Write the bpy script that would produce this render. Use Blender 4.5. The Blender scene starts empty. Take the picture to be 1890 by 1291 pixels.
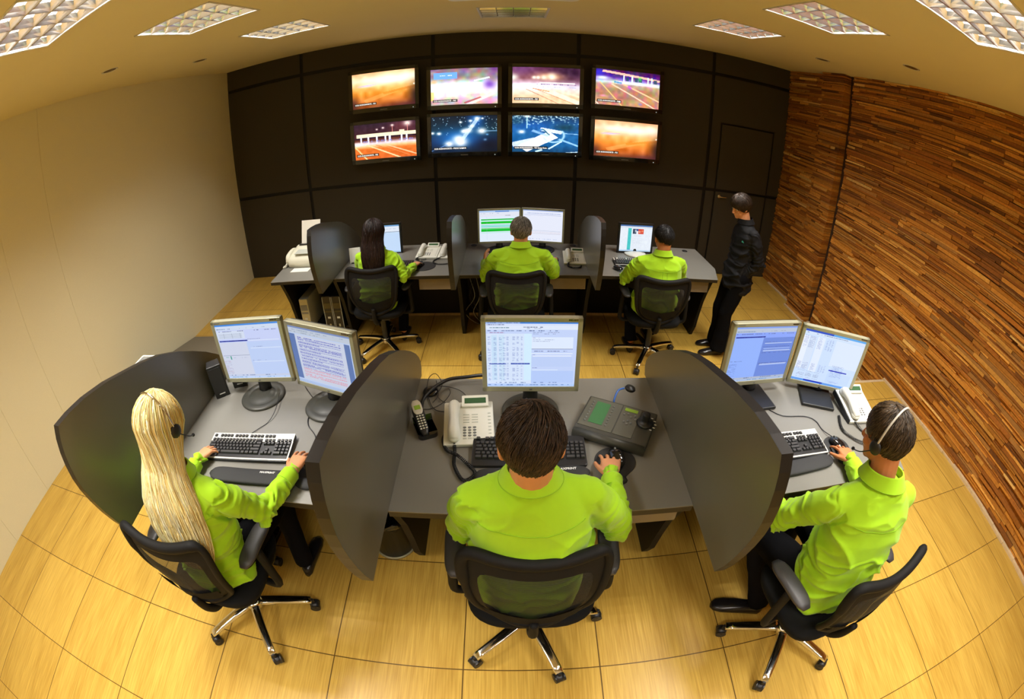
import bpy, bmesh, math, random
import numpy as np
from mathutils import Vector, Matrix, noise

PI = math.pi
S = 0.6                     # floor tile, metres
STEP = 0.2366               # raised platform
CEIL = 3.06
DK = STEP + 0.75            # front desk top
DB = 0.75                   # back desk top

# ------------------------------------------------------------------ camera
sc = bpy.context.scene
C = sc.collection
cam = bpy.data.cameras.new('camera')
camo = bpy.data.objects.new('camera', cam); C.objects.link(camo); sc.camera = camo
cam.type = 'PANO'; cam.panorama_type = 'FISHEYE_EQUISOLID'
cam.sensor_width = 36; cam.sensor_height = 36 * 1291 / 1890
cam.fisheye_lens = 877.2996 / 1890 * 36
cam.fisheye_fov = math.radians(220)
cam.shift_x = -17.746 / 1890
cam.shift_y = 6.616 / 1890
_yaw, _pitch, _roll = -0.0237, 0.5591, 0.0107
_f = Vector((-math.sin(_yaw) * math.cos(_pitch), math.cos(_yaw) * math.cos(_pitch), -math.sin(_pitch)))
_r = Vector((math.cos(_yaw), math.sin(_yaw), 0)); _u = _r.cross(_f)
_r2 = _r * math.cos(_roll) + _u * math.sin(_roll); _u2 = -_r * math.sin(_roll) + _u * math.cos(_roll)
m = Matrix((_r2, _u2, -_f)).transposed().to_4x4(); m.translation = Vector((0, 0, 2.3133))
camo.matrix_world = m

# ------------------------------------------------------------------ world, exposure, lamps
w = bpy.data.worlds.new('world'); sc.world = w; w.use_nodes = True
w.node_tree.nodes['Background'].inputs[0].default_value = (0.9, 0.8, 0.6, 1)
w.node_tree.nodes['Background'].inputs[1].default_value = 0.02
sc.view_settings.view_transform = 'Standard'; sc.view_settings.look = 'None'
sc.view_settings.gamma = 1; sc.view_settings.use_curve_mapping = False
sc.view_settings.exposure = 0.0
LIT_POWER = 9.6            # each of the four tubes of a lit louvre lamp, watts
DIM_POWER = 6.6             # the tubes of the lamps over the back row
LAMP_COL = (1.0, 0.97, 0.92)
sc.cycles.max_bounces = 8
sc.cycles.sample_clamp_indirect = 4.0
LAMPS = [(x, y) for y in (3.76, 2.48, 1.17, -0.12, -1.41) for x in (-1.86, 1.82)] + [(0.0, 4.30), (0.0, -0.9)]
LIT = {(x, y): (LIT_POWER * (1 if y > 1 else .62) if y < 2 else DIM_POWER) for x, y in LAMPS}
LIT[(0.0, 4.30)] = 0.0

# ------------------------------------------------------------------ materials
def srgb(r, g, b):
    f = lambda c: (c / 12.92 if c <= 0.04045 else ((c + 0.055) / 1.055) ** 2.4)
    return (f(r / 255), f(g / 255), f(b / 255))
_m = {}
def mat(name, col=(0.5, 0.5, 0.5), rough=0.5, metal=0.0, spec=0.5, noise_amt=0.0, nscale=20.0, bump=0.0, bscale=200.0, attr=None, coat=0.0, sheen=0.0):
    if name in _m: return _m[name]
    M = bpy.data.materials.new(name); M.use_nodes = True; _m[name] = M
    nt = M.node_tree; b = nt.nodes['Principled BSDF']
    b.inputs['Base Color'].default_value = (*col, 1); b.inputs['Roughness'].default_value = rough
    b.inputs['Metallic'].default_value = metal; b.inputs['Specular IOR Level'].default_value = spec
    b.inputs['Coat Weight'].default_value = coat; b.inputs['Sheen Weight'].default_value = sheen
    tc = nt.nodes.new('ShaderNodeTexCoord')
    src = None
    if attr:
        a = nt.nodes.new('ShaderNodeAttribute'); a.attribute_name = attr; src = a.outputs['Color']
    if noise_amt > 0:
        n = nt.nodes.new('ShaderNodeTexNoise'); n.inputs['Scale'].default_value = nscale; n.inputs['Detail'].default_value = 4
        nt.links.new(tc.outputs['Object'], n.inputs['Vector'])
        mr = nt.nodes.new('ShaderNodeMapRange'); mr.inputs[3].default_value = 1 - noise_amt; mr.inputs[4].default_value = 1 + noise_amt
        nt.links.new(n.outputs['Fac'], mr.inputs[0])
        mx = nt.nodes.new('ShaderNodeVectorMath'); mx.operation = 'SCALE'
        if src: nt.links.new(src, mx.inputs[0])
        else: mx.inputs[0].default_value = col
        nt.links.new(mr.outputs[0], mx.inputs['Scale']); src = mx.outputs[0]
    if src: nt.links.new(src, b.inputs['Base Color'])
    if bump > 0:
        n2 = nt.nodes.new('ShaderNodeTexNoise'); n2.inputs['Scale'].default_value = bscale; n2.inputs['Detail'].default_value = 3
        nt.links.new(tc.outputs['Object'], n2.inputs['Vector'])
        bp = nt.nodes.new('ShaderNodeBump'); bp.inputs['Strength'].default_value = bump; bp.inputs['Distance'].default_value = 0.002
        nt.links.new(n2.outputs['Fac'], bp.inputs['Height']); nt.links.new(bp.outputs[0], b.inputs['Normal'])
    return M

def emis_attr(name, strength=1.0):
    if name in _m: return _m[name]
    M = bpy.data.materials.new(name); M.use_nodes = True; _m[name] = M
    nt = M.node_tree; b = nt.nodes['Principled BSDF']
    a = nt.nodes.new('ShaderNodeAttribute'); a.attribute_name = 'Col'
    b.inputs['Base Color'].default_value = (0.01, 0.01, 0.01, 1); b.inputs['Roughness'].default_value = 0.4
    nt.links.new(a.outputs['Color'], b.inputs['Emission Color']); b.inputs['Emission Strength'].default_value = strength
    return M
def emis(name, col, strength):
    if name in _m: return _m[name]
    M = bpy.data.materials.new(name); M.use_nodes = True; _m[name] = M
    b = M.node_tree.nodes['Principled BSDF']
    b.inputs['Base Color'].default_value = (*col, 1)
    b.inputs['Emission Color'].default_value = (*col, 1); b.inputs['Emission Strength'].default_value = strength
    return M

def tile_mat(name, y0):
    M = bpy.data.materials.new(name); M.use_nodes = True; nt = M.node_tree; b = nt.nodes['Principled BSDF']
    N = nt.nodes.new; L = nt.links.new
    tc = N('ShaderNodeTexCoord'); sp = N('ShaderNodeSeparateXYZ'); L(tc.outputs['Object'], sp.inputs[0])
    def line(sock, off):
        a = N('ShaderNodeMath'); a.operation = 'SUBTRACT'; a.inputs[1].default_value = off - S * 50; L(sock, a.inputs[0])
        d = N('ShaderNodeMath'); d.operation = 'DIVIDE'; d.inputs[1].default_value = S; L(a.outputs[0], d.inputs[0])
        fr = N('ShaderNodeMath'); fr.operation = 'FRACT'; L(d.outputs[0], fr.inputs[0])
        fl = N('ShaderNodeMath'); fl.operation = 'FLOOR'; L(d.outputs[0], fl.inputs[0])
        s = N('ShaderNodeMath'); s.operation = 'SUBTRACT'; s.inputs[1].default_value = 0.5; L(fr.outputs[0], s.inputs[0])
        ab = N('ShaderNodeMath'); ab.operation = 'ABSOLUTE'; L(s.outputs[0], ab.inputs[0])
        g = N('ShaderNodeMath'); g.operation = 'GREATER_THAN'; g.inputs[1].default_value = 0.4955; L(ab.outputs[0], g.inputs[0])
        return g.outputs[0], fl.outputs[0]
    gx, fx = line(sp.outputs['X'], -0.3724 * S); gy, fy = line(sp.outputs['Y'], y0)
    mx = N('ShaderNodeMath'); mx.operation = 'MAXIMUM'; L(gx, mx.inputs[0]); L(gy, mx.inputs[1])
    # per tile tone
    cb = N('ShaderNodeCombineXYZ'); L(fx, cb.inputs[0]); L(fy, cb.inputs[1])
    wn = N('ShaderNodeTexWhiteNoise'); wn.noise_dimensions = '3D'; L(cb.outputs[0], wn.inputs['Vector'])
    # fine grain running into the room
    mp = N('ShaderNodeMapping'); mp.inputs['Scale'].default_value = (140, 5, 1); L(tc.outputs['Object'], mp.inputs['Vector'])
    n1 = N('ShaderNodeTexNoise'); n1.inputs['Scale'].default_value = 1.0; n1.inputs['Detail'].default_value = 5; L(mp.outputs[0], n1.inputs['Vector'])
    mp2 = N('ShaderNodeMapping'); mp2.inputs['Scale'].default_value = (9, 1.2, 1); L(tc.outputs['Object'], mp2.inputs['Vector'])
    n2 = N('ShaderNodeTexNoise'); n2.inputs['Scale'].default_value = 1.0; n2.inputs['Detail'].default_value = 3; L(mp2.outputs[0], n2.inputs['Vector'])
    ad = N('ShaderNodeMath'); ad.operation = 'MULTIPLY_ADD'; ad.inputs[1].default_value = 0.55; L(n1.outputs['Fac'], ad.inputs[0]); 
    ad2 = N('ShaderNodeMath'); ad2.operation = 'MULTIPLY_ADD'; ad2.inputs[1].default_value = 0.35; ad2.inputs[2].default_value = 0.0; L(n2.outputs['Fac'], ad2.inputs[0])
    L(ad2.outputs[0], ad.inputs[2])
    ad3 = N('ShaderNodeMath'); ad3.operation = 'MULTIPLY_ADD'; ad3.inputs[1].default_value = 0.08; L(wn.outputs['Value'], ad3.inputs[0]); L(ad.outputs[0], ad3.inputs[2])
    cr = N('ShaderNodeValToRGB'); L(ad3.outputs[0], cr.inputs[0])
    cr.color_ramp.elements[0].position = 0.28; cr.color_ramp.elements[0].color = (*srgb(172, 132, 48), 1)
    cr.color_ramp.elements[1].position = 0.68; cr.color_ramp.elements[1].color = (*srgb(220, 182, 86), 1)
    mix = N('ShaderNodeMix'); mix.data_type = 'RGBA'; L(mx.outputs[0], mix.inputs['Factor']); L(cr.outputs[0], mix.inputs['A'])
    mix.inputs['B'].default_value = (*srgb(92, 66, 22), 1)
    L(mix.outputs['Result'], b.inputs['Base Color'])
    b.inputs['Roughness'].default_value = 0.33; b.inputs['Specular IOR Level'].default_value = 0.35
    bp = N('ShaderNodeBump'); bp.inputs['Strength'].default_value = 0.25; bp.inputs['Distance'].default_value = 0.001; bp.invert = True
    L(mx.outputs[0], bp.inputs['Height']); L(bp.outputs[0], b.inputs['Normal'])
    return M

M_FLOOR_HI = tile_mat('tile_platform', 1.1761 * S)
M_FLOOR_LO = tile_mat('tile_low', 1.7777 * S)
M_CEIL = mat('ceiling_paint', srgb(226, 214, 170), 0.9, spec=0.2, noise_amt=0.02, nscale=3)
M_WALL_L = mat('speckled_wall_plaster', srgb(230, 224, 190), 0.85, spec=0.2, noise_amt=0.10, nscale=260, bump=0.35, bscale=420)
M_PANEL = mat('charcoal_wall_panel', srgb(66, 61, 50), 0.8, spec=0.12, noise_amt=0.06, nscale=2)
M_GROOVE = mat('black_groove', (0.004, 0.004, 0.004), 0.5, spec=0.3)
M_STONE = mat('stacked_stone', (0.3, 0.15, 0.05), 0.72, spec=0.25, attr='Col', noise_amt=0.35, nscale=45, bump=0.8, bscale=90)
M_MORTAR = mat('stone_gap', srgb(58, 36, 14), 0.9)
M_PALE = mat('pale_nosing', srgb(214, 190, 150), 0.6, noise_amt=0.15, nscale=30)
M_RAMP = mat('grey_rubber_ramp', srgb(120, 112, 96), 0.7, noise_amt=0.05)
M_DESK = mat('graphite_laminate', srgb(124, 122, 115), 0.36, spec=0.45, noise_amt=0.05, nscale=500)
M_PART = mat('graphite_laminate_screen', srgb(106, 103, 94), 0.30, spec=0.5, noise_amt=0.04, nscale=400)
M_EDGE = mat('black_edge_band', srgb(22, 20, 19), 0.4)
M_DARK = mat('dark_desk_panel', srgb(24, 22, 20), 0.55, spec=0.3)
M_DRAWER = mat('drawer_front', srgb(134, 122, 104), 0.45)
M_BLACK = mat('black_plastic', (0.012, 0.012, 0.013), 0.4)
M_BLACKG = mat('black_gloss', (0.008, 0.008, 0.009), 0.12, coat=0.5)
M_RUBBER = mat('black_rubber', (0.02, 0.02, 0.02), 0.7)
M_KEY = mat('black_key', (0.025, 0.025, 0.027), 0.35)
M_KEYL = mat('grey_key', (0.05, 0.05, 0.052), 0.3)
M_SILVER = mat('silver_plastic', srgb(178, 176, 150), 0.35, metal=0.35)
M_SILV2 = mat('pale_silver', srgb(222, 220, 210), 0.35, metal=0.2)
M_WHITE = mat('white_plastic', srgb(232, 232, 222), 0.35)
M_GREYB = mat('grey_button', srgb(120, 122, 120), 0.4)
M_LGREY = mat('light_grey_plastic', srgb(196, 200, 190), 0.4)
M_LCDG = mat('green_lcd', srgb(70, 120, 80), 0.2)
M_LCDY = mat('lime_lcd', srgb(150, 190, 70), 0.2)
M_LCDD = mat('dark_green_lcd', srgb(60, 96, 66), 0.2)
M_GREY = mat('dark_grey_plastic', srgb(66, 66, 60), 0.42, noise_amt=0.05)
M_GREY2 = mat('mid_grey_plastic', srgb(92, 92, 82), 0.42)
M_CHROME = mat('polished_aluminium', (0.8, 0.8, 0.8), 0.12, metal=1.0)
M_FABRIC = mat('black_seat_fabric', (0.008, 0.008, 0.008), 0.85, spec=0.15, bump=0.3, bscale=900)
M_ARM = mat('armrest_foam', (0.045, 0.042, 0.042), 0.45)
M_FRAME = mat('chair_frame_plastic', (0.009, 0.0085, 0.008), 0.65, spec=0.18)
M_WTEXT = mat('white_print', (0.8, 0.8, 0.8), 0.5)
M_PAPER = mat('paper', srgb(238, 236, 226), 0.8)
M_FAX = mat('cream_plastic', srgb(226, 224, 204), 0.4)
M_BLUE = mat('blue_cable', srgb(60, 110, 200), 0.3)
M_SHIRT = mat('lime_cotton', srgb(166, 216, 30), 0.75, spec=0.2, noise_amt=0.04, nscale=14, bump=0.25, bscale=1400, sheen=0.2)
M_SEAM_SHADOW = mat('lime_seam_and_shadow', srgb(140, 190, 20), 0.8)  # darker lime for yoke seams and the painted shadow under the collar
M_TROUSER = mat('black_wool', (0.004, 0.004, 0.005), 0.9, spec=0.08)
M_JACKET = mat('black_jacket_cloth', (0.007, 0.007, 0.008), 0.7, spec=0.2, bump=0.3, bscale=700)
M_SHOE = mat('black_leather', (0.012, 0.01, 0.01), 0.25)
M_SKIN = mat('skin', srgb(214, 150, 106), 0.5, spec=0.35, noise_amt=0.05, nscale=40)
M_SKIN2 = mat('tanned_skin', srgb(196, 126, 78), 0.5, spec=0.35, noise_amt=0.05, nscale=40)
M_NAIL = mat('dark_nail_polish', (0.03, 0.01, 0.012), 0.15)
M_LOUVRE = mat('louvre_mirror', (0.86, 0.85, 0.82), 0.13, metal=0.95)
M_HOUSE = mat('lamp_housing', (0.75, 0.73, 0.68), 0.35, metal=0.4)
M_ORANGE = mat('orange_print', srgb(196, 120, 60), 0.7)
M_GREENP = mat('green_print', srgb(40, 130, 40), 0.7)
M_TEAL = mat('teal_print', srgb(70, 190, 170), 0.6)

def mesh_mat():
    M = bpy.data.materials.new('chair_mesh_net'); M.use_nodes = True; nt = M.node_tree
    b = nt.nodes['Principled BSDF']; b.inputs['Base Color'].default_value = (0.012, 0.012, 0.012, 1); b.inputs['Roughness'].default_value = 0.7
    tr = nt.nodes.new('ShaderNodeBsdfTransparent'); mx = nt.nodes.new('ShaderNodeMixShader')
    tc = nt.nodes.new('ShaderNodeTexCoord')
    wv = nt.nodes.new('ShaderNodeTexWave'); wv.inputs['Scale'].default_value = 60; wv.bands_direction = 'Z'; wv.inputs['Distortion'].default_value = 0
    nt.links.new(tc.outputs['Object'], wv.inputs['Vector'])
    mr = nt.nodes.new('ShaderNodeMapRange'); mr.inputs[3].default_value = 0.62; mr.inputs[4].default_value = 0.86
    nt.links.new(wv.outputs['Fac'], mr.inputs[0]); nt.links.new(mr.outputs[0], mx.inputs[0])
    nt.links.new(tr.outputs[0], mx.inputs[1]); nt.links.new(b.outputs[0], mx.inputs[2])
    nt.links.new(mx.outputs[0], nt.nodes['Material Output'].inputs[0])
    return M
M_NET = mesh_mat()

# ------------------------------------------------------------------ mesh helpers
def T(x=0, y=0, z=0, rz=0, rx=0, ry=0):
    return Matrix.Translation((x, y, z)) @ Matrix.Rotation(rz, 4, 'Z') @ Matrix.Rotation(rx, 4, 'X') @ Matrix.Rotation(ry, 4, 'Y')
class MB:
    def __init__(self): self.v = []; self.f = []; self.mi = []; self.sm = []
    def add(self, vs, fs, m=0, smooth=False, M=None):
        o = len(self.v)
        self.v += [tuple(M @ Vector(p)) if M is not None else tuple(p) for p in vs]
        self.f += [tuple(i + o for i in f) for f in fs]; self.mi += [m] * len(fs); self.sm += [smooth] * len(fs)
        return self
    def box(self, c, s, m=0, M=None, bev=0.0):
        x, y, z = c; a, b, d = s[0] / 2, s[1] / 2, s[2] / 2
        if bev <= 0:
            vs = [(x + i * a, y + j * b, z + k * d) for i in (-1, 1) for j in (-1, 1) for k in (-1, 1)]
            fs = [(0, 1, 3, 2), (4, 6, 7, 5), (0, 4, 5, 1), (2, 3, 7, 6), (0, 2, 6, 4), (1, 5, 7, 3)]
            return self.add(vs, fs, m, False, M)
        bm = bmesh.new(); bmesh.ops.create_cube(bm, size=1)
        for v in bm.verts: v.co = Vector((x + v.co.x * s[0], y + v.co.y * s[1], z + v.co.z * s[2]))
        bmesh.ops.bevel(bm, geom=bm.edges[:], offset=min(bev, min(s) * 0.45), segments=2, affect='EDGES', profile=0.5)
        bm.verts.index_update()
        self.add([v.co[:] for v in bm.verts], [[v.index for v in f.verts] for f in bm.faces], m, False, M); bm.free(); return self
    def prism(self, poly, z0, z1, m=0, M=None, bev=0.0, sm=False):
        n = len(poly)
        vs = [(p[0], p[1], z0) for p in poly] + [(p[0], p[1], z1) for p in poly]
        fs = [tuple(range(n - 1, -1, -1)), tuple(range(n, 2 * n))] + [(i, (i + 1) % n, n + (i + 1) % n, n + i) for i in range(n)]
        if bev > 0:
            bm = bmesh.new(); bv = [bm.verts.new(v) for v in vs]
            for f in fs: bm.faces.new([bv[i] for i in f])
            bmesh.ops.recalc_face_normals(bm, faces=bm.faces[:])
            ed = [e for e in bm.edges if abs(e.verts[0].co.z - e.verts[1].co.z) < 1e-6]
            bmesh.ops.bevel(bm, geom=ed, offset=bev, segments=2, affect='EDGES', profile=0.5)
            bm.verts.index_update()
            self.add([v.co[:] for v in bm.verts], [[v.index for v in f.verts] for f in bm.faces], m, sm, M); bm.free(); return self
        return self.add(vs, fs, m, sm, M)
    def cyl(self, p0, p1, r0, r1=None, n=20, m=0, M=None, smooth=True, cap=True):
        r1 = r0 if r1 is None else r1
        p0 = Vector(p0); p1 = Vector(p1); d = (p1 - p0).normalized()
        a = d.orthogonal().normalized(); b = d.cross(a)
        vs = []
        for p, r in ((p0, r0), (p1, r1)):
            for i in range(n):
                t = 2 * PI * i / n; vs.append(p + a * math.cos(t) * r + b * math.sin(t) * r)
        self.add(vs, [(i, (i + 1) % n, n + (i + 1) % n, n + i) for i in range(n)], m, smooth, M)
        if cap: self.add(vs, [tuple(range(n - 1, -1, -1)), tuple(range(n, 2 * n))], m, False, M)
        return self
    def tube(self, pts, r, n=8, m=0, M=None, closed=False, res=6, smooth=True, raw=False):
        P = [Vector(p) for p in pts]
        rr = r if isinstance(r, (list, tuple)) else [r] * len(P)
        if not raw and len(P) > 2:
            Q = []; R = []; L = len(P); rng = range(L if closed else L - 1)
            for i in rng:
                g = (lambda k: P[k % L]) if closed else (lambda k: P[max(0, min(L - 1, k))])
                p0, p1, p2, p3 = g(i - 1), g(i), g(i + 1), g(i + 2)
                ra, rb = rr[i % L], rr[(i + 1) % L]
                for k in range(res):
                    t = k / res
                    Q.append(0.5 * ((2 * p1) + (p2 - p0) * t + (2 * p0 - 5 * p1 + 4 * p2 - p3) * t * t + (3 * p1 - p0 - 3 * p2 + p3) * t ** 3)); R.append(ra + (rb - ra) * t)
            if not closed: Q.append(P[-1]); R.append(rr[-1])
            P, rr = Q, R
        L = len(P); vs = []; up = None
        for i, p in enumerate(P):
            q0 = P[(i - 1) % L] if closed else P[max(0, i - 1)]; q1 = P[(i + 1) % L] if closed else P[min(L - 1, i + 1)]
            d = (q1 - q0).normalized() if (q1 - q0).length > 1e-9 else Vector((0, 0, 1))
            if up is None: up = d.orthogonal().normalized()
            a = (up - d * up.dot(d)); a = a.normalized() if a.length > 1e-6 else d.orthogonal().normalized(); up = a; b = d.cross(a)
            for k in range(n):
                t = 2 * PI * k / n; vs.append(p + a * math.cos(t) * rr[i] + b * math.sin(t) * rr[i])
        fs = [(i * n + k, i * n + (k + 1) % n, ((i + 1) % L) * n + (k + 1) % n, ((i + 1) % L) * n + k) for i in range(L if closed else L - 1) for k in range(n)]
        if not closed: fs += [tuple(range(n - 1, -1, -1)), tuple((L - 1) * n + k for k in range(n))]
        return self.add(vs, fs, m, smooth, M)
    def lathe(self, prof, n=32, m=0, M=None, smooth=True, sx=1, sy=1):
        vs = [(r * math.cos(2 * PI * i / n) * sx, r * math.sin(2 * PI * i / n) * sy, z) for r, z in prof for i in range(n)]
        k = len(prof)
        fs = [(j * n + i, j * n + (i + 1) % n, (j + 1) * n + (i + 1) % n, (j + 1) * n + i) for j in range(k - 1) for i in range(n)]
        fs += [tuple(range(n - 1, -1, -1)), tuple((k - 1) * n + i for i in range(n))]
        return self.add(vs, fs, m, smooth, M)
    def loft(self, rings, n=24, m=0, smooth=True, pw=2.0):
        vs = []
        for c, a, b in rings:
            c = Vector(c); a = Vector(a); b = Vector(b)
            for i in range(n):
                t = 2 * PI * i / n; ct, st = math.cos(t), math.sin(t)
                e = 2 / pw
                vs.append(c + a * (abs(ct) ** e * (1 if ct >= 0 else -1)) + b * (abs(st) ** e * (1 if st >= 0 else -1)))
        k = len(rings)
        fs = [(j * n + i, j * n + (i + 1) % n, (j + 1) * n + (i + 1) % n, (j + 1) * n + i) for j in range(k - 1) for i in range(n)]
        fs += [tuple(range(n - 1, -1, -1)), tuple((k - 1) * n + i for i in range(n))]
        return self.add(vs, fs, m, smooth)
    def ball(self, c, r, m=0, M=None, n=16, R=None):
        if not isinstance(r, (tuple, list)): r = (r, r, r)
        vs = []; k = n // 2
        c = Vector(c)
        for j in range(1, k):
            th = PI * j / k
            for i in range(n):
                p = Vector((r[0] * math.sin(th) * math.cos(2 * PI * i / n), r[1] * math.sin(th) * math.sin(2 * PI * i / n), r[2] * math.cos(th)))
                vs.append(c + (R @ p if R is not None else p))
        a = Vector((0, 0, r[2])); a = R @ a if R is not None else a
        vs += [c + a, c - a]; t = len(vs) - 2
        fs = [(j * n + i, (j + 1) * n + i, (j + 1) * n + (i + 1) % n, j * n + (i + 1) % n) for j in range(k - 2) for i in range(n)]
        fs += [(t, i, (i + 1) % n) for i in range(n)] + [(t + 1, (k - 2) * n + (i + 1) % n, (k - 2) * n + i) for i in range(n)]
        return self.add(vs, fs, m, True, M)
    def cap(self, p0, p1, r0, r1):          # tapered limb with round ends
        p0 = Vector(p0); p1 = Vector(p1); d = p1 - p0; L = d.length
        if L < 1e-5: return self.ball(p0, r0)
        d /= L; R = d.to_track_quat('Z', 'Y').to_matrix()
        a = R @ Vector((1, 0, 0)); b = R @ Vector((0, 1, 0)); rings = []
        for k in range(6):
            t = -PI / 2 + k * (PI / 2) / 6 + 0.1; rings.append((p0 + d * math.sin(t) * r0, a * math.cos(t) * r0, b * math.cos(t) * r0))
        rings.append((p0, a * r0, b * r0)); rings.append((p1, a * r1, b * r1))
        for k in range(1, 7):
            t = k * (PI / 2) / 6 - (0.1 if k == 6 else 0); rings.append((p1 + d * math.sin(t) * r1, a * math.cos(t) * r1, b * math.cos(t) * r1))
        return self.loft(rings, 16)
    def mesh(self, name, mats):
        me = bpy.data.meshes.new(name); me.from_pydata([tuple(v) for v in self.v], [], self.f)
        for mm in (mats if isinstance(mats, (list, tuple)) else [mats]): me.materials.append(mm)
        me.polygons.foreach_set('material_index', self.mi); me.polygons.foreach_set('use_smooth', self.sm)
        me.update()
        bm = bmesh.new(); bm.from_mesh(me); bmesh.ops.recalc_face_normals(bm, faces=bm.faces[:]); bm.to_mesh(me); bm.free()
        return me
    def build(self, name, mats, parent=None, label=None):
        o = bpy.data.objects.new(name, self.mesh(name, mats)); C.objects.link(o)
        if parent is not None: o.parent = parent
        if label: o['label'] = label
        return o

def tag(o, label=None, cat=None, group=None, kind=None):
    if label: o['label'] = label
    if cat: o['category'] = cat
    if group: o['group'] = group
    if kind: o['kind'] = kind
    return o
def thing(name, label, cat, loc=(0, 0, 0), rz=0.0, group=None):
    o = bpy.data.objects.new(name, None); C.objects.link(o); o.location = loc; o.rotation_euler = (0, 0, rz)
    o.empty_display_size = 0.05
    return tag(o, label, cat, group)
def struct(mb, name, mats, **k):
    return tag(mb.build(name, mats), kind='structure', **k)
def copy_tree(o, parent=None):
    c = o.copy(); C.objects.link(c); c.parent = parent
    for ch in list(o.children): copy_tree(ch, c)
    return c
def text_mesh(s, size, extr=0.0004, bold=0.0):
    cu = bpy.data.curves.new('lettering', 'FONT'); cu.body = s; cu.size = size; cu.extrude = extr; cu.offset = bold
    cu.align_x = 'LEFT'; cu.resolution_u = 2
    o = bpy.data.objects.new('lettering', cu); C.objects.link(o)
    bpy.context.view_layer.update()
    me = bpy.data.meshes.new_from_object(o.evaluated_get(bpy.context.evaluated_depsgraph_get()))
    bpy.data.objects.remove(o); bpy.data.curves.remove(cu)
    return me
def text_obj(s, size, M, mt, parent, name='lettering', bold=0.0, extr=0.0004):
    me = text_mesh(s, size, extr, bold); me.transform(M); me.materials.clear(); me.materials.append(mt)
    o = bpy.data.objects.new(name, me); C.objects.link(o); o.parent = parent
    return o
# ------------------------------------------------------------------ screen pictures, painted on a grid of small faces
class Pic:
    def __init__(self, w, h, col): self.w = w; self.h = h; self.a = np.ones((h, w, 3)) * (np.array(col) / 255.0); self.Y, self.X = np.mgrid[0:h, 0:w]; self.X = (self.X + .5) / w; self.Y = (self.Y + .5) / h; self.r = np.random.RandomState(7)
    def rect(self, x0, y0, x1, y1, col, al=1.0):
        k = (self.X >= x0) & (self.X < x1) & (self.Y >= y0) & (self.Y < y1)
        self.a[k] = self.a[k] * (1 - al) + np.array(col) / 255.0 * al; return self
    def poly(self, x0a, y0a, x1a, y1a, t, col, al=1.0):
        d = np.array([x1a - x0a, y1a - y0a]); L = np.hypot(*d)
        u = ((self.X - x0a) * d[0] + (self.Y - y0a) * d[1]) / L ** 2; v = np.abs((self.X - x0a) * d[1] - (self.Y - y0a) * d[0]) / L
        k = (u >= 0) & (u <= 1) & (v < t); self.a[k] = self.a[k] * (1 - al) + np.array(col) / 255.0 * al; return self
    def blob(self, x, y, sx, sy, col, al=1.0):
        g = np.exp(-(((self.X - x) / sx) ** 2 + ((self.Y - y) / sy) ** 2))[..., None] * al
        self.a = self.a * (1 - g) + np.array(col) / 255.0 * g; return self
    def grad(self, stops):
        ys = [s[0] for s in stops]; cs = np.array([s[1] for s in stops]) / 255.0
        for i in range(3): self.a[..., i] = np.interp(self.Y, ys, cs[:, i])
        return self
    def noise(self, amt, n=(12, 7), col=False):
        ny, nx = n[1], n[0]
        g = self.r.rand(ny + 1, nx + 1, 3 if col else 1) - .5
        fx = self.X * nx; fy = self.Y * ny; ix = fx.astype(int).clip(0, nx - 1); iy = fy.astype(int).clip(0, ny - 1); tx = (fx - ix)[..., None]; ty = (fy - iy)[..., None]
        v = g[iy, ix] * (1 - tx) * (1 - ty) + g[iy, ix + 1] * tx * (1 - ty) + g[iy + 1, ix] * (1 - tx) * ty + g[iy + 1, ix + 1] * tx * ty
        self.a = np.clip(self.a + v * amt * 2, 0, 1); return self
    def words(self, x0, y0, x1, th, col, al=.7, dens=.8):      # one line of tiny illegible text
        x = x0
        while x < x1:
            L = .008 + self.r.rand() * .03
            if self.r.rand() < dens: self.rect(x, y0, min(x + L, x1), y0 + th, col, al * (.6 + .4 * self.r.rand()))
            x += L + .006
        return self
def picture(name, pic, W, H, parent, mt, y=0.0, z=0.0):
    h, w_, _ = pic.a.shape
    xs = np.linspace(-W / 2, W / 2, w_ + 1); zs = np.linspace(H / 2, -H / 2, h + 1) + z
    vx, vz = np.meshgrid(xs, zs); co = np.stack([vx, np.full_like(vx, y), vz], -1).reshape(-1, 3)
    i = np.arange(h)[:, None] * (w_ + 1) + np.arange(w_)[None, :]
    fc = np.stack([i, i + w_ + 1, i + w_ + 2, i + 1], -1).reshape(-1, 4)
    me = bpy.data.meshes.new(name); me.vertices.add(len(co)); me.vertices.foreach_set('co', co.ravel())
    me.loops.add(fc.size); me.loops.foreach_set('vertex_index', fc.ravel().astype(np.int32))
    me.polygons.add(len(fc)); me.polygons.foreach_set('loop_start', np.arange(0, fc.size, 4, dtype=np.int32)); 
    me.update(calc_edges=True)
    a = np.clip(pic.a, 0, 1); lin = np.where(a <= .04045, a / 12.92, ((a + .055) / 1.055) ** 2.4).reshape(-1, 3)
    ca = me.color_attributes.new('Col', 'FLOAT_COLOR', 'CORNER')
    cc = np.ones((fc.size, 4), np.float32); cc[:, :3] = np.repeat(lin, 4, 0); ca.data.foreach_set('color', cc.ravel())
    me.materials.append(mt); me.validate()
    o = bpy.data.objects.new(name, me); C.objects.link(o); o.parent = parent
    return o

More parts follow.
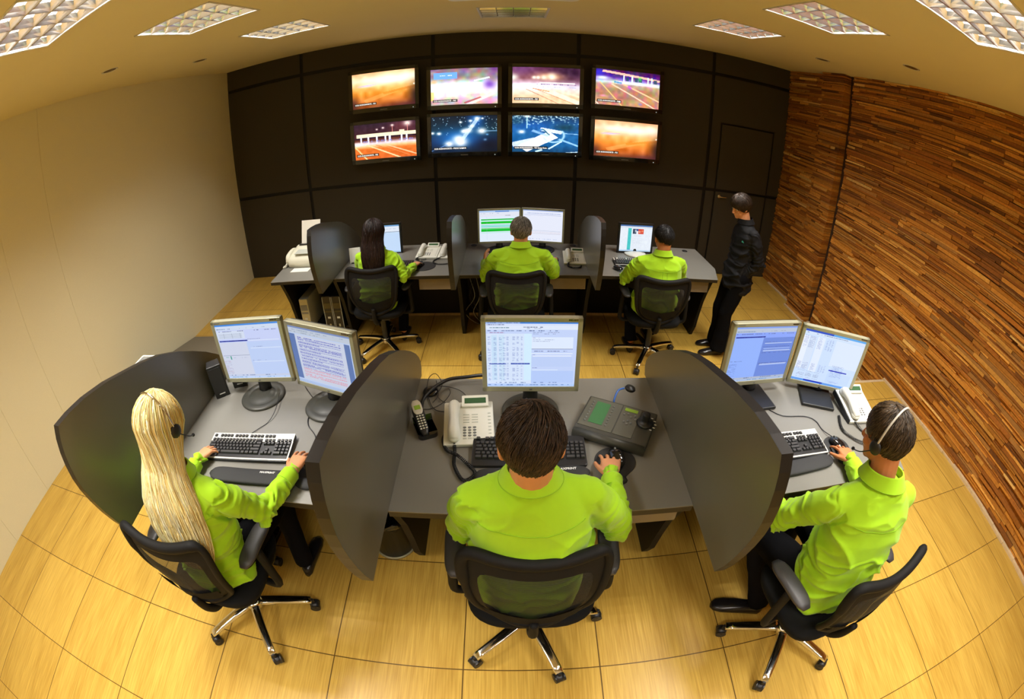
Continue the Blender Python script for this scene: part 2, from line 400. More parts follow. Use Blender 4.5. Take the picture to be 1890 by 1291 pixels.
# ================================================================== THE ROOM
XL, XR, YB, YF = -3.78, 3.62, 5.75, -2.6
YSTEP = 2.80
mb = MB(); mb.box(((XL + XR + .2) / 2, (YSTEP + YB) / 2 + .05, -.05), (XR - XL + .2, YB - YSTEP + .3, .1)); struct(mb, 'floor', M_FLOOR_LO)
mb = MB(); mb.box(((XL + XR) / 2, (YF + YSTEP - .03) / 2, STEP / 2), (XR - XL, YSTEP - .03 - YF, STEP)); struct(mb, 'floor_platform', M_FLOOR_HI)
mb = MB(); mb.box(((XL + .9 + XR) / 2 + .05, YSTEP - .015, STEP / 2 + .001), (XR - XL - .9, .035, STEP + .004), bev=.004); struct(mb, 'trim_1', M_PALE)
# pale skirting along the stone wall, following the step
mb = MB()
rnd = random.Random(5)
y = YF
while y < YSTEP - .06:
    L = rnd.uniform(.07, .2); mb.box((3.60 - rnd.uniform(0, .012), y + L / 2, STEP + .012), (.05, L, .024 + rnd.uniform(0, .01)), bev=.004); y += L
struct(mb, 'trim_2', M_PALE)
mb = MB()
y = YSTEP
while y < YB - .25:
    L = rnd.uniform(.08, .2); mb.box(((3.605 if y < 4.3 else 3.52 if y < 4.82 else 3.63) - rnd.uniform(0, .01), y + L / 2, .012), (.045, L, .024), bev=.004); y += L
struct(mb, 'trim_3', M_PALE)
# grey ramp up to the platform beside the left wall
mb = MB(); mb.add([(XL + .01, 4.04, .001), (-2.9, 4.04, .001), (XL + .01, 2.78, .001), (-2.9, 2.78, .001), (XL + .01, 2.78, STEP + .002), (-2.9, 2.78, STEP + .002), (XL + .01, 4.04, .006), (-2.9, 4.04, .006)],
       [(6, 7, 5, 4), (0, 2, 3, 1), (0, 1, 7, 6), (2, 4, 5, 3), (0, 6, 4, 2), (1, 3, 5, 7)])
ramp = mb.build('ramp', M_RAMP); tag(ramp, 'grey ramp running along the left wall up to the raised front floor', 'ramp')

# ceiling with openings for the louvre lamps and the downlights
DOWN = [(-2.97, 2.70), (-2.97, 4.0), (2.90, 3.99), (2.86, 2.68), (2.88, 1.35), (-2.97, 1.35)]
holes = [(x - .285, x + .285, y - .285, y + .285) for x, y in LAMPS]
AC = (0.0, 3.08)
xs = sorted(set([XL - .1, XR + .3] + [h[0] for h in holes] + [h[1] for h in holes])); ys = sorted(set([YF - .1, YB + .1] + [h[2] for h in holes] + [h[3] for h in holes]))
mb = MB()
for i in range(len(xs) - 1):
    for j in range(len(ys) - 1):
        cx, cy = (xs[i] + xs[i + 1]) / 2, (ys[j] + ys[j + 1]) / 2
        if any(h[0] < cx < h[1] and h[2] < cy < h[3] for h in holes): continue
        mb.add([(xs[i], ys[j], CEIL), (xs[i + 1], ys[j], CEIL), (xs[i + 1], ys[j + 1], CEIL), (xs[i], ys[j + 1], CEIL)], [(0, 3, 2, 1)])
mb.add([(XL - .1, YF - .1, CEIL + .25), (XR + .3, YF - .1, CEIL + .25), (XR + .3, YB + .1, CEIL + .25), (XL - .1, YB + .1, CEIL + .25)], [(0, 1, 2, 3)])
struct(mb, 'ceiling', M_CEIL)
# walls
mb = MB(); prev = YF
for g in (-1.77, -1.17, -.57, .03, .63, 1.23, 1.83, 2.43, 9):
    e = min(g, YB)
    mb.add([(XL, prev, 0), (XL, e - .003, 0), (XL, e - .003, CEIL), (XL, prev, CEIL)], [(0, 1, 2, 3)])
    if g < YB: mb.add([(XL, e - .003, 0), (XL - .004, e - .001, 0), (XL - .004, e - .001, CEIL), (XL, e - .003, CEIL), (XL - .004, e + .001, 0), (XL - .004, e + .001, CEIL), (XL, e + .003, 0), (XL, e + .003, CEIL)], [(0, 1, 2, 3), (1, 4, 5, 2), (4, 6, 7, 5)])
    prev = e + .003
mb.box((XL - .06, (YF + YB) / 2, CEIL / 2), (.1, YB - YF, CEIL))
struct(mb, 'wall_left', M_WALL_L)
mb = MB(); mb.box(((XL + XR) / 2, YF - .05, CEIL / 2), (XR - XL + .3, .1, CEIL)); struct(mb, 'wall_front', M_WALL_L)
# back wall: dark panels with wide black gaps
mb = MB(); mb.box(((XL + XR) / 2, YB + .06, CEIL / 2), (XR - XL + .4, .1, CEIL), 1)
VX = [XL - .03, -2.62, -.93, .76, 2.47, XR + .1]; VZ = [0, 1.2, 2.765, CEIL]; G = .022
DOOR = (2.64, 3.42, 2.10)
for i in range(5):
    for j in range(3):
        x0, x1, z0, z1 = VX[i] + G, VX[i + 1] - G, VZ[j] + (G if j else 0), VZ[j + 1] - (G if j < 2 else 0)
        if i < 4 or j == 2: mb.box(((x0 + x1) / 2, YB + .008, (z0 + z1) / 2), (x1 - x0, .03, z1 - z0), 0, bev=.003); continue
        d0, d1, dz = DOOR[0] - .025, DOOR[1] + .025, DOOR[2] + .025
        for a, b in ((x0, d0), (d1, x1)):
            t1 = z1 if j == 0 else dz
            mb.box(((a + b) / 2, YB + .008, (z0 + min(z1, t1)) / 2), (b - a, .03, min(z1, t1) - z0), 0)
        if j == 1: mb.box(((x0 + x1) / 2, YB + .008, (dz + z1) / 2), (x1 - x0, .03, z1 - dz), 0)
struct(mb, 'wall_back', [M_PANEL, M_GROOVE])
mb = MB()
for z0, z1 in ((.01, 1.182), (1.218, DOOR[2])):
    mb.box(((DOOR[0] + DOOR[1]) / 2, YB + .006, (z0 + z1) / 2), (DOOR[1] - DOOR[0], .03, z1 - z0), 0, bev=.003)
door = struct(mb, 'door_1', M_PANEL)
mb = MB(); mb.cyl((2.70, YB - .008, 1.12), (2.70, YB - .04, 1.12), .012, n=14); mb.tube([(2.70, YB - .04, 1.12), (2.74, YB - .045, 1.12), (2.80, YB - .042, 1.12)], .007); mb.cyl((2.70, YB - .008, 1.12), (2.70, YB - .012, 1.12), .022, n=18)
mb.build('door_handle', M_CHROME, door)
# stone wall of thin split ledges
def stone_wall():
    vs = []; fs = []; cols = []
    pal = [srgb(176, 116, 44), srgb(192, 130, 52), srgb(150, 92, 36), srgb(206, 150, 68), srgb(132, 82, 36), srgb(184, 122, 44), srgb(164, 116, 58), srgb(222, 178, 100), srgb(160, 98, 32), srgb(108, 66, 28)]
    wts = [16, 14, 14, 8, 9, 14, 8, 2, 12, 4]
    R = random.Random(11)
    def face_x(y):
        if y > 4.83: return 3.64
        if y > 4.38: return 3.53
        return 3.60
    z = 0.0
    while z < CEIL - .004:
        hrow = R.choice([.013, .016, .019, .023, .028, .036]); z1 = min(CEIL - .001, z + hrow)
        y = YF - R.random() * .2
        while y < YB:
            L = R.choice([.10, .18, .26, .36, .48, .62, .8]) * R.uniform(.8, 1.2); y1 = min(YB + .05, y + L)
            for b in (4.30, 4.38, 4.83):
                if y < b - .01 and y1 > b: y1 = b
            mid = (y + y1) / 2
            if not (4.30 < mid < 4.38):
                fx = face_x(mid); p0 = R.uniform(0, .022); p1 = p0 + R.uniform(-.006, .006)
                za, zb = z + .0012 + R.uniform(0, .0015), z1 - .0012
                o = len(vs); ya, yb = y + .0015, y1 - .0015
                j = [R.uniform(-.0025, .0025) for _ in range(4)]
                sl = R.uniform(-.003, .003); j[1] += sl
                vs += [(fx - p0, ya, za + j[0]), (fx - p1, yb, za + j[1]), (fx - p1 + .002, yb, zb + j[1]), (fx - p0 + .002, ya, zb + j[0]),
                       (fx + .12, ya, za), (fx + .12, yb, za), (fx + .12, yb, zb), (fx + .12, ya, zb)]
                f = [(0, 1, 2, 3), (0, 4, 5, 1), (3, 2, 6, 7), (0, 3, 7, 4), (1, 5, 6, 2)]
                fs += [tuple(i + o for i in q) for q in f]
                c = R.choices(pal, wts)[0]; k = R.uniform(.8, 1.3); cols += [(c[0] * k, c[1] * k, c[2] * k, 1)] * 20
            y = y1
        z = z1
    me = bpy.data.meshes.new('wall_right'); me.from_pydata(vs, [], fs)
    ca = me.color_attributes.new('Col', 'FLOAT_COLOR', 'CORNER'); ca.data.foreach_set('color', np.array(cols, np.float32).ravel())
    me.materials.append(M_STONE); me.materials.append(M_MORTAR)
    bm = bmesh.new(); bm.from_mesh(me)
    bm.verts.ensure_lookup_table()
    q = [bm.verts.new(p) for p in ((3.66, YF, 0), (3.66, YB + .1, 0), (3.66, YB + .1, CEIL), (3.66, YF, CEIL))]; f = bm.faces.new(q); f.material_index = 1
    q = [bm.verts.new(p) for p in ((3.625, 4.29, 0), (3.625, 4.39, 0), (3.625, 4.39, CEIL), (3.625, 4.29, CEIL))]; f = bm.faces.new(q); f.material_index = 1
    bm.to_mesh(me); bm.free()
    o = bpy.data.objects.new('wall_right', me); C.objects.link(o); tag(o, kind='structure')
stone_wall()

# ------------------------------------------------------------------ louvre lamps
def lamp_name(x, y):
    side = 'left' if x < -.5 else 'right' if x > .5 else 'middle'
    if side == 'middle': return 'unlit square louvre lamp in the ceiling centre near the dark back wall' if y > 3 else 'lit square louvre lamp in the ceiling above the camera'
    k = {3.76: 'small-looking square louvre lamp on the %s of the ceiling, nearest the dark back wall', 2.48: 'square louvre lamp second from the back wall on the %s of the ceiling',
         1.17: 'bright lit square louvre lamp cut by the top %s corner of the view', -.12: 'lit square louvre lamp overhead on the %s, above the front chairs', -1.41: 'lit square louvre lamp on the %s, farthest behind the front chairs'}
    return k[y] % side
def louvre_lamp(x, y, proto=None):
    lit = LIT[(x, y)]
    if proto is None:
        r = thing('ceiling_louvre_lamp', '', 'ceiling light', (x, y, CEIL))
        h = .285; hb = MB()
        hb.box((0, 0, .125), (2 * h, 2 * h, .004))
        for sx, sy, dx, dy in ((1, 0, .004, 2 * h), (-1, 0, .004, 2 * h), (0, 1, 2 * h, .004), (0, -1, 2 * h, .004)): hb.box((sx * (h - .002), sy * (h - .002), .062), (dx, dy, .125))
        hb.build('housing', M_HOUSE, r)
        fr = MB()
        for sx, sy, dx, dy in ((1, 0, .016, 2 * h + .03), (-1, 0, .016, 2 * h + .03), (0, 1, 2 * h + .03, .016), (0, -1, 2 * h + .03, .016)): fr.box((sx * (h + .006), sy * (h + .006), -.002), (dx, dy, .005), bev=.001)
        fr.build('frame', M_SILV2, r)
        lv = MB(); n = 4; p = 2 * h / n
        for k in range(n + 1):                       # long reflectors between the tubes
            yy = -h + k * p
            prof = [(-.004, .0), (-.012, .02), (-.028, .05), (.028, .05), (.012, .02), (.004, .0)]
            vs = [(sx * (h - .004), yy + a, b + .001) for sx in (-1, 1) for a, b in prof]
            lv.add(vs, [(i, (i + 1) % 6, 6 + (i + 1) % 6, 6 + i) for i in range(6)] + [(5, 4, 3, 2, 1, 0), (6, 7, 8, 9, 10, 11)])
        for k in range(n + 1):                       # cross blades
            xx = -h + k * p
            prof = [(-.002, .0), (-.007, .018), (-.016, .04), (.016, .04), (.007, .018), (.002, .0)]
            vs = [(xx + a, sy * (h - .004), b + .0015) for sy in (-1, 1) for a, b in prof]
            lv.add(vs, [(i, (i + 1) % 6, 6 + (i + 1) % 6, 6 + i) for i in range(6)] + [(5, 4, 3, 2, 1, 0), (6, 7, 8, 9, 10, 11)])
        lv.build('louvre', M_LOUVRE, r)
        for k in range(n):
            t = MB(); t.cyl((-.26, -h + (k + .5) * p, .085), (.26, -h + (k + .5) * p, .085), .013, n=10); t.build('tube', emis('tube_lit', (1, .95, 1), 14.0), r)
    else:
        r = copy_tree(proto); r.location = (x, y, CEIL)
    if lit <= 0:
        for c in r.children:
            if c.name.startswith('tube'): c.data = c.data.copy(); c.data.materials.clear(); c.data.materials.append(mat('tube_off', (.75, .75, .72), .3))
    elif lit < 2:
        for c in r.children:
            if c.name.startswith('tube'): c.data = c.data.copy(); c.data.materials.clear(); c.data.materials.append(emis('tube_dim', (1, .97, .9), .9))
    tag(r, lamp_name(x, y), 'ceiling light', 'square louvre lamps in the ceiling')
    if lit > 0:
        for k in range(4):
            ld = bpy.data.lights.new('lamp_light', 'AREA'); ld.shape = 'RECTANGLE'; ld.size = .52; ld.size_y = .03; ld.energy = lit; ld.color = LAMP_COL; ld.spread = math.radians(125)
            lo = bpy.data.objects.new('lamp_light', ld); C.objects.link(lo); lo.parent = r; lo.location = (0, -.285 + (k + .5) * .1425, .068)
    return r
pl = None
for x, y in LAMPS:
    o = louvre_lamp(x, y, pl)
    if pl is None:
        pl = bpy.data.objects.new('p', None); C.objects.link(pl)
        for c in list(o.children):
            if c.type == 'MESH': k = c.copy(); C.objects.link(k); k.parent = pl
        pl.name = 'ceiling_louvre_lamp'
for c in list(pl.children): bpy.data.objects.remove(c)
bpy.data.objects.remove(pl)
# round downlights
dl = {0: 'small round recessed downlight on the left of the ceiling, nearer the camera of two', 1: 'small round recessed downlight on the left of the ceiling close to the dark wall', 2: 'small round recessed downlight on the right of the ceiling close to the dark wall', 3: 'small round recessed downlight above the stone wall, in front of the lamp pair', 4: 'small round recessed downlight at the right edge above the stone wall', 5: 'small round recessed downlight above the near part of the left wall'}
def downlight(i, x, y):
    r = thing('recessed_downlight', dl[i], 'downlight', (x, y, CEIL), group='round downlights in the ceiling')
    mb = MB(); mb.lathe([(.058, -.001), (.062, -.004), (.072, -.005), (.075, -.001)], 28); mb.build('rim', M_SILV2, r)
    mb = MB(); mb.lathe([(.002, -.0025), (.058, -.0025), (.058, -.001), (.002, -.0012)], 28); mb.build('lens', mat('dark_lens', srgb(96, 74, 30), .35), r)
for i, (x, y) in enumerate(DOWN): downlight(i, x, y)
# ceiling cassette air conditioner, only its far edge is in the view
r = thing('ceiling_air_conditioner', 'white square ceiling air conditioner cut by the top edge of the view', 'air conditioner', (AC[0], AC[1], CEIL))
def rrect(w, h, rad, n=6):
    out = []
    for cx, cy, a0 in ((w / 2 - rad, h / 2 - rad, 0), (-w / 2 + rad, h / 2 - rad, 90), (-w / 2 + rad, -h / 2 + rad, 180), (w / 2 - rad, -h / 2 + rad, 270)):
        for k in range(n + 1):
            t = math.radians(a0 + 90 * k / n); out.append((cx + rad * math.cos(t), cy + rad * math.sin(t)))
    return out
mb = MB(); mb.prism(rrect(.92, .92, .07), -.03, -.001, bev=.008); mb.build('panel', M_WHITE, r)
mb = MB(); mb.prism(rrect(.5, .5, .02), -.036, -.03)
for k in range(12): mb.box((0, -.22 + k * .04, -.038), (.46, .006, .006))
mb.build('grille', M_LGREY, r)
for k in range(4):
    mb = MB(); mb.box((0, .35, -.033), (.6, .06, .006), M=Matrix.Rotation(k * PI / 2, 4, 'Z'), bev=.002); mb.build('air_flap', M_LGREY, r)

# ================================================================== DESKS
YD = 1.045; YD2 = 3.735; DEP = .83
def desk(name, label, poly, z, legs, drawer=None, shelf=None, zf=0.0, grom=(), group='graphite desks'):
    cx = sum(p[0] for p in poly) / len(poly); cy = sum(p[1] for p in poly) / len(poly)
    r = thing(name, label, 'desk', (cx, cy, zf), group=group)
    L = lambda p: (p[0] - cx, p[1] - cy)
    P = [L(p) for p in poly]; h = z - zf
    mb = MB(); mb.prism(P, h - .004, h, 0)
    mb.prism([(a * .9995, b * .9995) for a, b in P], h - .032, h - .004, 1); mb.build('desktop', [M_DESK, M_EDGE], r)
    y0 = min(p[1] for p in poly) - cy
    for lx in legs:
        pr = [(y0 + .04, h - .033), (y0 + .79, h - .033), (y0 + .72, .001), (y0 + .30, .001), (y0 + .24, .12), (y0 + .21, .28), (y0 + .17, .44), (y0 + .11, .58)]
        mb = MB(); vs = [(lx - cx + s * .016, a, b) for s in (-1, 1) for a, b in pr]; n = len(pr)
        mb.add(vs, [tuple(range(n - 1, -1, -1)), tuple(range(n, 2 * n))] + [(i, (i + 1) % n, n + (i + 1) % n, n + i) for i in range(n)]); mb.build('leg', M_DARK, r)
    x0 = min(legs) - cx + .017 if len(legs) > 1 else P[0][0] + .05; x1 = max(legs) - cx - .017 if len(legs) > 1 else max(p[0] for p in P) - .15
    if len(legs) == 1:
        x0 = min(p[0] for p in P) + .04; x1 = max(p[0] for p in P) - .04
        if legs[0] - cx > 0: x1 = legs[0] - cx - .017
        else: x0 = legs[0] - cx + .017
    mb = MB(); mb.box(((x0 + x1) / 2, y0 + .70, (h - .033 + .03) / 2), (x1 - x0, .018, h - .063)); mb.build('modesty_panel', M_DARK, r)
    if drawer:
        a, b = drawer; d = MB(); d.box(((a + b) / 2 - cx, y0 + .30, h - .094), (b - a - .02, .46, .12)); d.build('drawer_case', M_DARK, r)
        d = MB(); d.box(((a + b) / 2 - cx, y0 + .066, h - .096), (b - a, .016, .125), bev=.002); d.build('drawer_front', M_DRAWER, r)
    for gx, gy in grom:
        g = MB(); g.lathe([(.030, h + .0005), (.030, h + .003), (.024, h + .0035), (.022, h + .001), (.001, h + .001)], 24, M=Matrix.Translation((gx - cx, gy - cy, 0))); g.build('cable_port', M_BLACK, r)
    return r
desk('desk', 'graphite desk in the middle of the front row with one monitor and a joystick console', [(-.448, YD), (.666, YD), (.666, YD + DEP), (-.448, YD + DEP)], DK, [-.468, .686], drawer=(.33, .645), zf=STEP)
desk('desk', 'graphite desk at the left of the front row, used by the blond woman', [(-1.597, YD), (-.488, YD), (-.488, YD + DEP), (-1.597, YD + DEP)], DK, [-1.615], drawer=(-.80, -.50), zf=STEP)
desk('desk', 'graphite desk at the right of the front row, nearest the stone wall', [(.706, YD), (1.87, YD), (1.95, YD + .28), (1.975, YD + DEP), (.706, YD + DEP)], DK, [1.86], zf=STEP)
desk('desk', 'graphite desk in the middle of the back row with two monitors side by side', [(-.448, YD2), (.666, YD2), (.666, YD2 + DEP), (-.448, YD2 + DEP)], DB, [-.468, .686], drawer=(.33, .645), grom=((-.38, 4.51), (.61, 4.51)))
desk('desk', 'graphite desk at the left of the back row where the dark-haired woman sits', [(-1.597, YD2), (-.488, YD2), (-.488, YD2 + DEP), (-1.597, YD2 + DEP)], DB, [-1.615], drawer=(-.82, -.51), grom=((-1.52, 4.5),))
desk('desk', 'graphite desk at the right end of the back row beside the person in black', [(.706, YD2), (1.88, YD2), (1.965, YD2 + .28), (1.95, YD2 + DEP), (.706, YD2 + DEP)], DB, [1.84], drawer=(1.5, 1.82), grom=((1.80, 4.48),))
# end counters with an open shelf
def counter(label, poly, z, zf, lx):
    r = desk('side_counter', label, poly, z, [lx], zf=zf, group='side counters at the left ends of the desk rows')
    cx = sum(p[0] for p in poly) / len(poly); cy = sum(p[1] for p in poly) / len(poly); y0 = min(p[1] for p in poly) - cy
    mb = MB(); mb.box((((lx + -1.64) / 2) - cx, y0 + .50, .10), (abs(-1.64 - lx) - .02, .40, .022)); mb.build('shelf', M_DARK, r)
counter('graphite side counter carrying the fax machine, with computer towers below', [(-2.28, YD2), (-1.633, YD2), (-1.633, YD2 + DEP), (-2.42, YD2 + DEP), (-2.30, YD2 + .36)], DB, 0, -2.19)
counter('graphite side counter left of the leaf screen in the front row, mostly hidden', [(-2.15, YD + .12), (-1.633, YD + .12), (-1.633, YD + DEP), (-2.22, YD + DEP), (-2.17, YD + .4)], DK, STEP, -2.08)
# leaf-shaped screens
def leaf_pts():
    top = [(1.22, .0), (1.24, .04), (1.235, .075), (1.205, .12), (1.155, .168), (1.07, .235), (.97, .302), (.87, .362), (.74, .425), (.62, .466), (.50, .499), (.36, .538), (.22, .565), (.115, .575), (.035, .576)]
    front = [(.012, .530), (-.004, .480), (-.015, .425), (-.021, .365), (-.019, .305), (-.009, .235), (.008, .155), (.030, .075), (.058, .0)]
    return top + front
def leaf(label, x, yf, z):
    r = thing('desk_screen', label, 'desk partition', (x, yf, z), group='leaf-shaped screens between the desks')
    P = leaf_pts(); n = len(P); t = .0195; b = .002
    mb = MB()
    cxy = (sum(p[0] for p in P) / n, sum(p[1] for p in P) / n)
    for s in (-1, 1):
        mb.add([(s * t, a, c) for a, c in P], [tuple(range(n))], 0)
    mb.build('board', M_PART, r)
    e = MB(); q = [(a + .0012 * (a - cxy[0]), max(0, c + .0012 * (c - cxy[1]))) for a, c in P]
    vs = [(s * t, a, c) for s in (-1, 1) for a, c in q]; e.add(vs, [(i, (i + 1) % n, n + (i + 1) % n, n + i) for i in range(n)], 0, False)
    e.build('edge_band', M_EDGE, r)
YL = .685
leaf('big leaf-shaped dark screen at the far left, behind the blond woman\'s desk', -1.615, YL, DK - .002)
leaf('leaf-shaped screen between the left and middle front desks, black edge facing left', -.468, YL, DK - .002)
leaf('leaf-shaped screen between the middle and right front desks', .686, YL, DK - .002)
Y2 = YL + YD2 - YD
leaf('leaf-shaped screen at the left of the back row, beside the fax machine', -1.615, Y2, DB - .002)
leaf('narrow-looking leaf-shaped screen left of the grey-haired man in the back row', -.468, Y2, DB - .002)
leaf('narrow-looking leaf-shaped screen right of the grey-haired man in the back row', .686, Y2, DB - .002)

# ================================================================== WALL SCREENS
M_TV = emis_attr('lit_screen', 1.35)
def tv_picture(k):
    p = Pic(150, 84, (0, 0, 0)); p.r = np.random.RandomState(40 + k)
    if k in (0, 7):
        b = 1.0 if k == 0 else .93
        p.grad([(0, (250, 186 * b, 130 * b)), (.22, (255, 226 * b, 180 * b)), (.42, (252, 186 * b, 100 * b)), (.6, (238, 148 * b, 50 * b)), (.85, (196, 104 * b, 38 * b)), (1, (120, 60, 30))])
        p.noise(.10, (14, 9)); p.blob(.62, .24, .33, .13, (255, 255, 245), 1 if k == 0 else .75); p.blob(.3, .2, .2, .08, (255, 250, 225), .7); p.blob(.9, .18, .12, .1, (255, 250, 230), .8)
        p.blob(.24, .36, .12, .035, (235, 215, 250), .8); p.poly(.1, .36, .4, .34, .006, (120, 120, 220), .5)
        p.poly(.2, .8, .95, .44, .05, (255, 190, 110), .35); p.poly(.5, .62, 1, .48, .03, (226, 120, 20), .5)
        p.blob(1.02, .75, .12, .35, (30, 16, 22), .97); p.blob(0, .85, .1, .2, (50, 20, 30), .8); p.blob(.9, 1.0, .35, .12, (70, 24, 44), .7); p.blob(.985, .42, .012, .02, (255, 255, 250))
    elif k == 1:
        p.grad([(0, (150, 112, 128)), (.25, (150, 136, 140)), (.4, (232, 224, 236)), (.62, (252, 250, 246)), (.8, (226, 200, 200)), (1, (196, 160, 156))]); p.noise(.14, (18, 11), True)
        p.blob(.5, .5, .7, .1, (255, 255, 255), .9); p.blob(.88, .45, .09, .13, (120, 60, 190), .9); p.blob(.93, .28, .06, .1, (150, 110, 120), .7); p.blob(.95, .02, .06, .1, (90, 40, 130), .8)
        p.rect(.05, .10, .40, .27, (110, 170, 244)); p.words(.14, .165, .32, .03, (255, 255, 255), 1, .95); p.blob(.05, .35, .05, .05, (255, 190, 120), .8)
        p.poly(.55, 1.0, .95, .7, .03, (255, 236, 226), .8); p.poly(.5, .95, .75, .8, .02, (180, 60, 70), .7); p.rect(0, .62, .05, .86, (250, 226, 120), .8); p.poly(.65, .35, .88, .26, .02, (240, 255, 250), .8); p.blob(.75, .36, .03, .02, (90, 210, 140), .8)
    elif k == 2:
        p.grad([(0, (96, 44, 76)), (.3, (140, 84, 96)), (.42, (210, 170, 190)), (.5, (248, 240, 255)), (.62, (250, 226, 214)), (.8, (250, 200, 160)), (1, (246, 204, 160))])
        p.blob(.85, .12, .3, .28, (44, 16, 50), .95); p.blob(.12, .05, .22, .15, (110, 60, 120), .7); p.blob(.55, .25, .2, .1, (255, 190, 130), .8)
        for x, s in ((.32, .03), (.38, .03), (.46, .04), (.58, .06)): p.blob(x, .28 - (.03 if s > .05 else 0), s, s * 1.4, (255, 250, 225))
        p.blob(.02, .28, .06, .1, (255, 255, 240), .9); p.blob(.25, .5, .3, .07, (255, 255, 255)); p.rect(.4, .4, .93, .44, (255, 248, 240), .8); p.words(.3, .45, .95, .03, (90, 70, 130), .8, .4); p.words(.1, .52, .95, .03, (170, 180, 220), .8, .5)
        p.poly(.45, .6, 1.0, .95, .05, (255, 250, 214), .8); p.poly(.62, .6, 1.0, .78, .02, (255, 240, 200), .7); p.poly(.2, .6, .7, 1.0, .008, (150, 90, 60), .6); p.poly(.35, .6, .95, 1.0, .006, (160, 90, 60), .6); p.poly(.3, .58, .55, .66, .01, (230, 110, 50), .7); p.noise(.06, (24, 14))
    elif k == 3:
        p.grad([(0, (60, 10, 70)), (.1, (70, 20, 110)), (.2, (80, 30, 150)), (.34, (210, 220, 230)), (.42, (190, 150, 130)), (.6, (176, 120, 96)), (1, (190, 136, 110))]); p.noise(.12, (22, 13), True)
        p.blob(.05, .1, .12, .12, (50, 40, 210), .9); p.poly(.1, .05, 1.0, .2, .03, (255, 190, 170)); p.blob(.1, .24, .1, .05, (240, 250, 255))
        for x in (.42, .55, .8, .86): p.rect(x, .13, x + .02, .36, (220, 250, 245))
        for x in (.46, .6, .66, .9): p.rect(x, .18, x + .05, .28, (30, 70, 90), .8)
        p.blob(.68, .2, .03, .06, (60, 220, 90), .8); p.rect(.3, .3, 1, .38, (235, 240, 235), .6); p.poly(.28, .33, .4, .36, .02, (60, 140, 200), .8)
        p.poly(.24, .4, .95, 1.0, .014, (255, 210, 180)); p.poly(.42, .38, 1.0, .78, .016, (255, 200, 150)); p.poly(.06, .36, .42, 1.0, .008, (255, 200, 120)); p.poly(0, .9, .06, 1, .008, (255, 235, 210)); p.poly(.5, .42, .55, .5, .02, (190, 60, 230), .7); p.blob(.12, .74, .05, .03, (240, 150, 190), .9); p.blob(.7, .9, .03, .03, (130, 110, 220), .8)
    elif k == 4:
        p.grad([(0, (40, 20, 44)), (.3, (56, 22, 36)), (.46, (90, 40, 30)), (.55, (236, 214, 226)), (.62, (250, 190, 130)), (.7, (220, 110, 40)), (1, (206, 92, 34))])
        p.blob(.8, .12, .2, .2, (110, 50, 60), .8); p.rect(.04, .27, 1.0, .37, (250, 236, 196)); p.rect(.74, .23, .82, .3, (255, 220, 190)); p.rect(0, .37, 1, .42, (30, 10, 40), .85)
        for x, y, s in ((.38, .17, .014), (.48, .14, .016), (.63, .09, .02), (.87, .06, .045)): p.blob(x, y, s * 1.3, s * 1.6, (255, 235, 225)); p.poly(x, y, x, .27, .003, (240, 150, 140))
        for x in (.1, .22, .36, .5, .57, .76, .84): p.rect(x, .36, x + .028, .54, (230, 232, 250))
        p.words(.15, .46, 1.0, .05, (130, 130, 210), .8, .55); p.blob(.05, .55, .15, .05, (255, 235, 230))
        p.poly(.2, .58, .75, 1.0, .016, (255, 206, 150)); p.poly(.5, .6, 1.0, .92, .014, (255, 190, 140)); p.poly(.45, .62, .9, .95, .003, (250, 170, 110)); p.poly(0, .6, .2, 1, .012, (255, 214, 150)); p.poly(.03, .64, .16, .9, .008, (255, 180, 110)); p.poly(.35, .6, .45, .66, .01, (170, 70, 30), .5); p.noise(.04, (30, 18))
    elif k == 5:
        p.grad([(0, (4, 22, 40)), (.4, (4, 44, 60)), (.7, (3, 28, 60)), (1, (2, 18, 34))]); p.blob(.4, .6, .35, .25, (20, 110, 200), .9); p.blob(.68, .15, .12, .25, (20, 100, 190), .8)
        for x, y, s in ((.27, .75, .07), (.42, .62, .09), (.5, .42, .05), (.56, .4, .06), (.62, .28, .04), (.7, .08, .045), (.77, .42, .07), (.12, .46, .035), (.02, .44, .03), (.6, .14, .03), (.45, .17, .025), (.45, .72, .1), (.78, .08, .02)): p.blob(x, y, s, s * 1.15, (255, 255, 255))
        for i in range(60): p.blob(p.r.rand(), p.r.rand() * .5, .006, .01, (200, 235, 255), .9)
        p.poly(0, .93, .25, .76, .006, (120, 170, 250), .8); p.poly(.8, .43, 1, .42, .006, (150, 210, 255), .9); p.poly(.45, .7, .7, .1, .03, (220, 240, 255), .7); p.blob(.82, .66, .025, .03, (150, 200, 250)); p.blob(.85, .52, .02, .02, (100, 170, 230)); p.blob(.9, .8, .2, .18, (2, 8, 26), .8)
    elif k == 6:
        p.grad([(0, (10, 50, 80)), (.25, (20, 90, 170)), (.5, (20, 96, 160)), (.8, (10, 90, 150)), (1, (6, 60, 100))])
        for i in range(130): p.blob(p.r.rand(), p.r.rand() ** 2 * .25, .012, .012, (225, 250, 255), .9)
        p.blob(.22, .02, .05, .04, (255, 255, 255)); p.poly(.22, .0, .22, .35, .005, (180, 235, 255)); p.blob(.14, .44, .05, .05, (255, 255, 255)); p.blob(.8, .3, .2, .12, (4, 60, 76), .9); p.blob(.06, .15, .1, .12, (6, 60, 90), .8)
        p.poly(.15, .9, .62, .5, .11, (245, 248, 255)); p.poly(0, .8, .35, .66, .07, (225, 235, 255), .9); p.poly(.42, .36, .75, .45, .045, (235, 240, 255), .9); p.poly(.3, .4, .55, .55, .03, (170, 210, 250), .7)
        for t in range(24):
            a = t / 24 * PI * 1.1 - .6; p.blob(.62 + .16 * math.cos(a), .52 + .16 * math.sin(a) * 1.2, .018, .02, (190, 230, 255), .9)
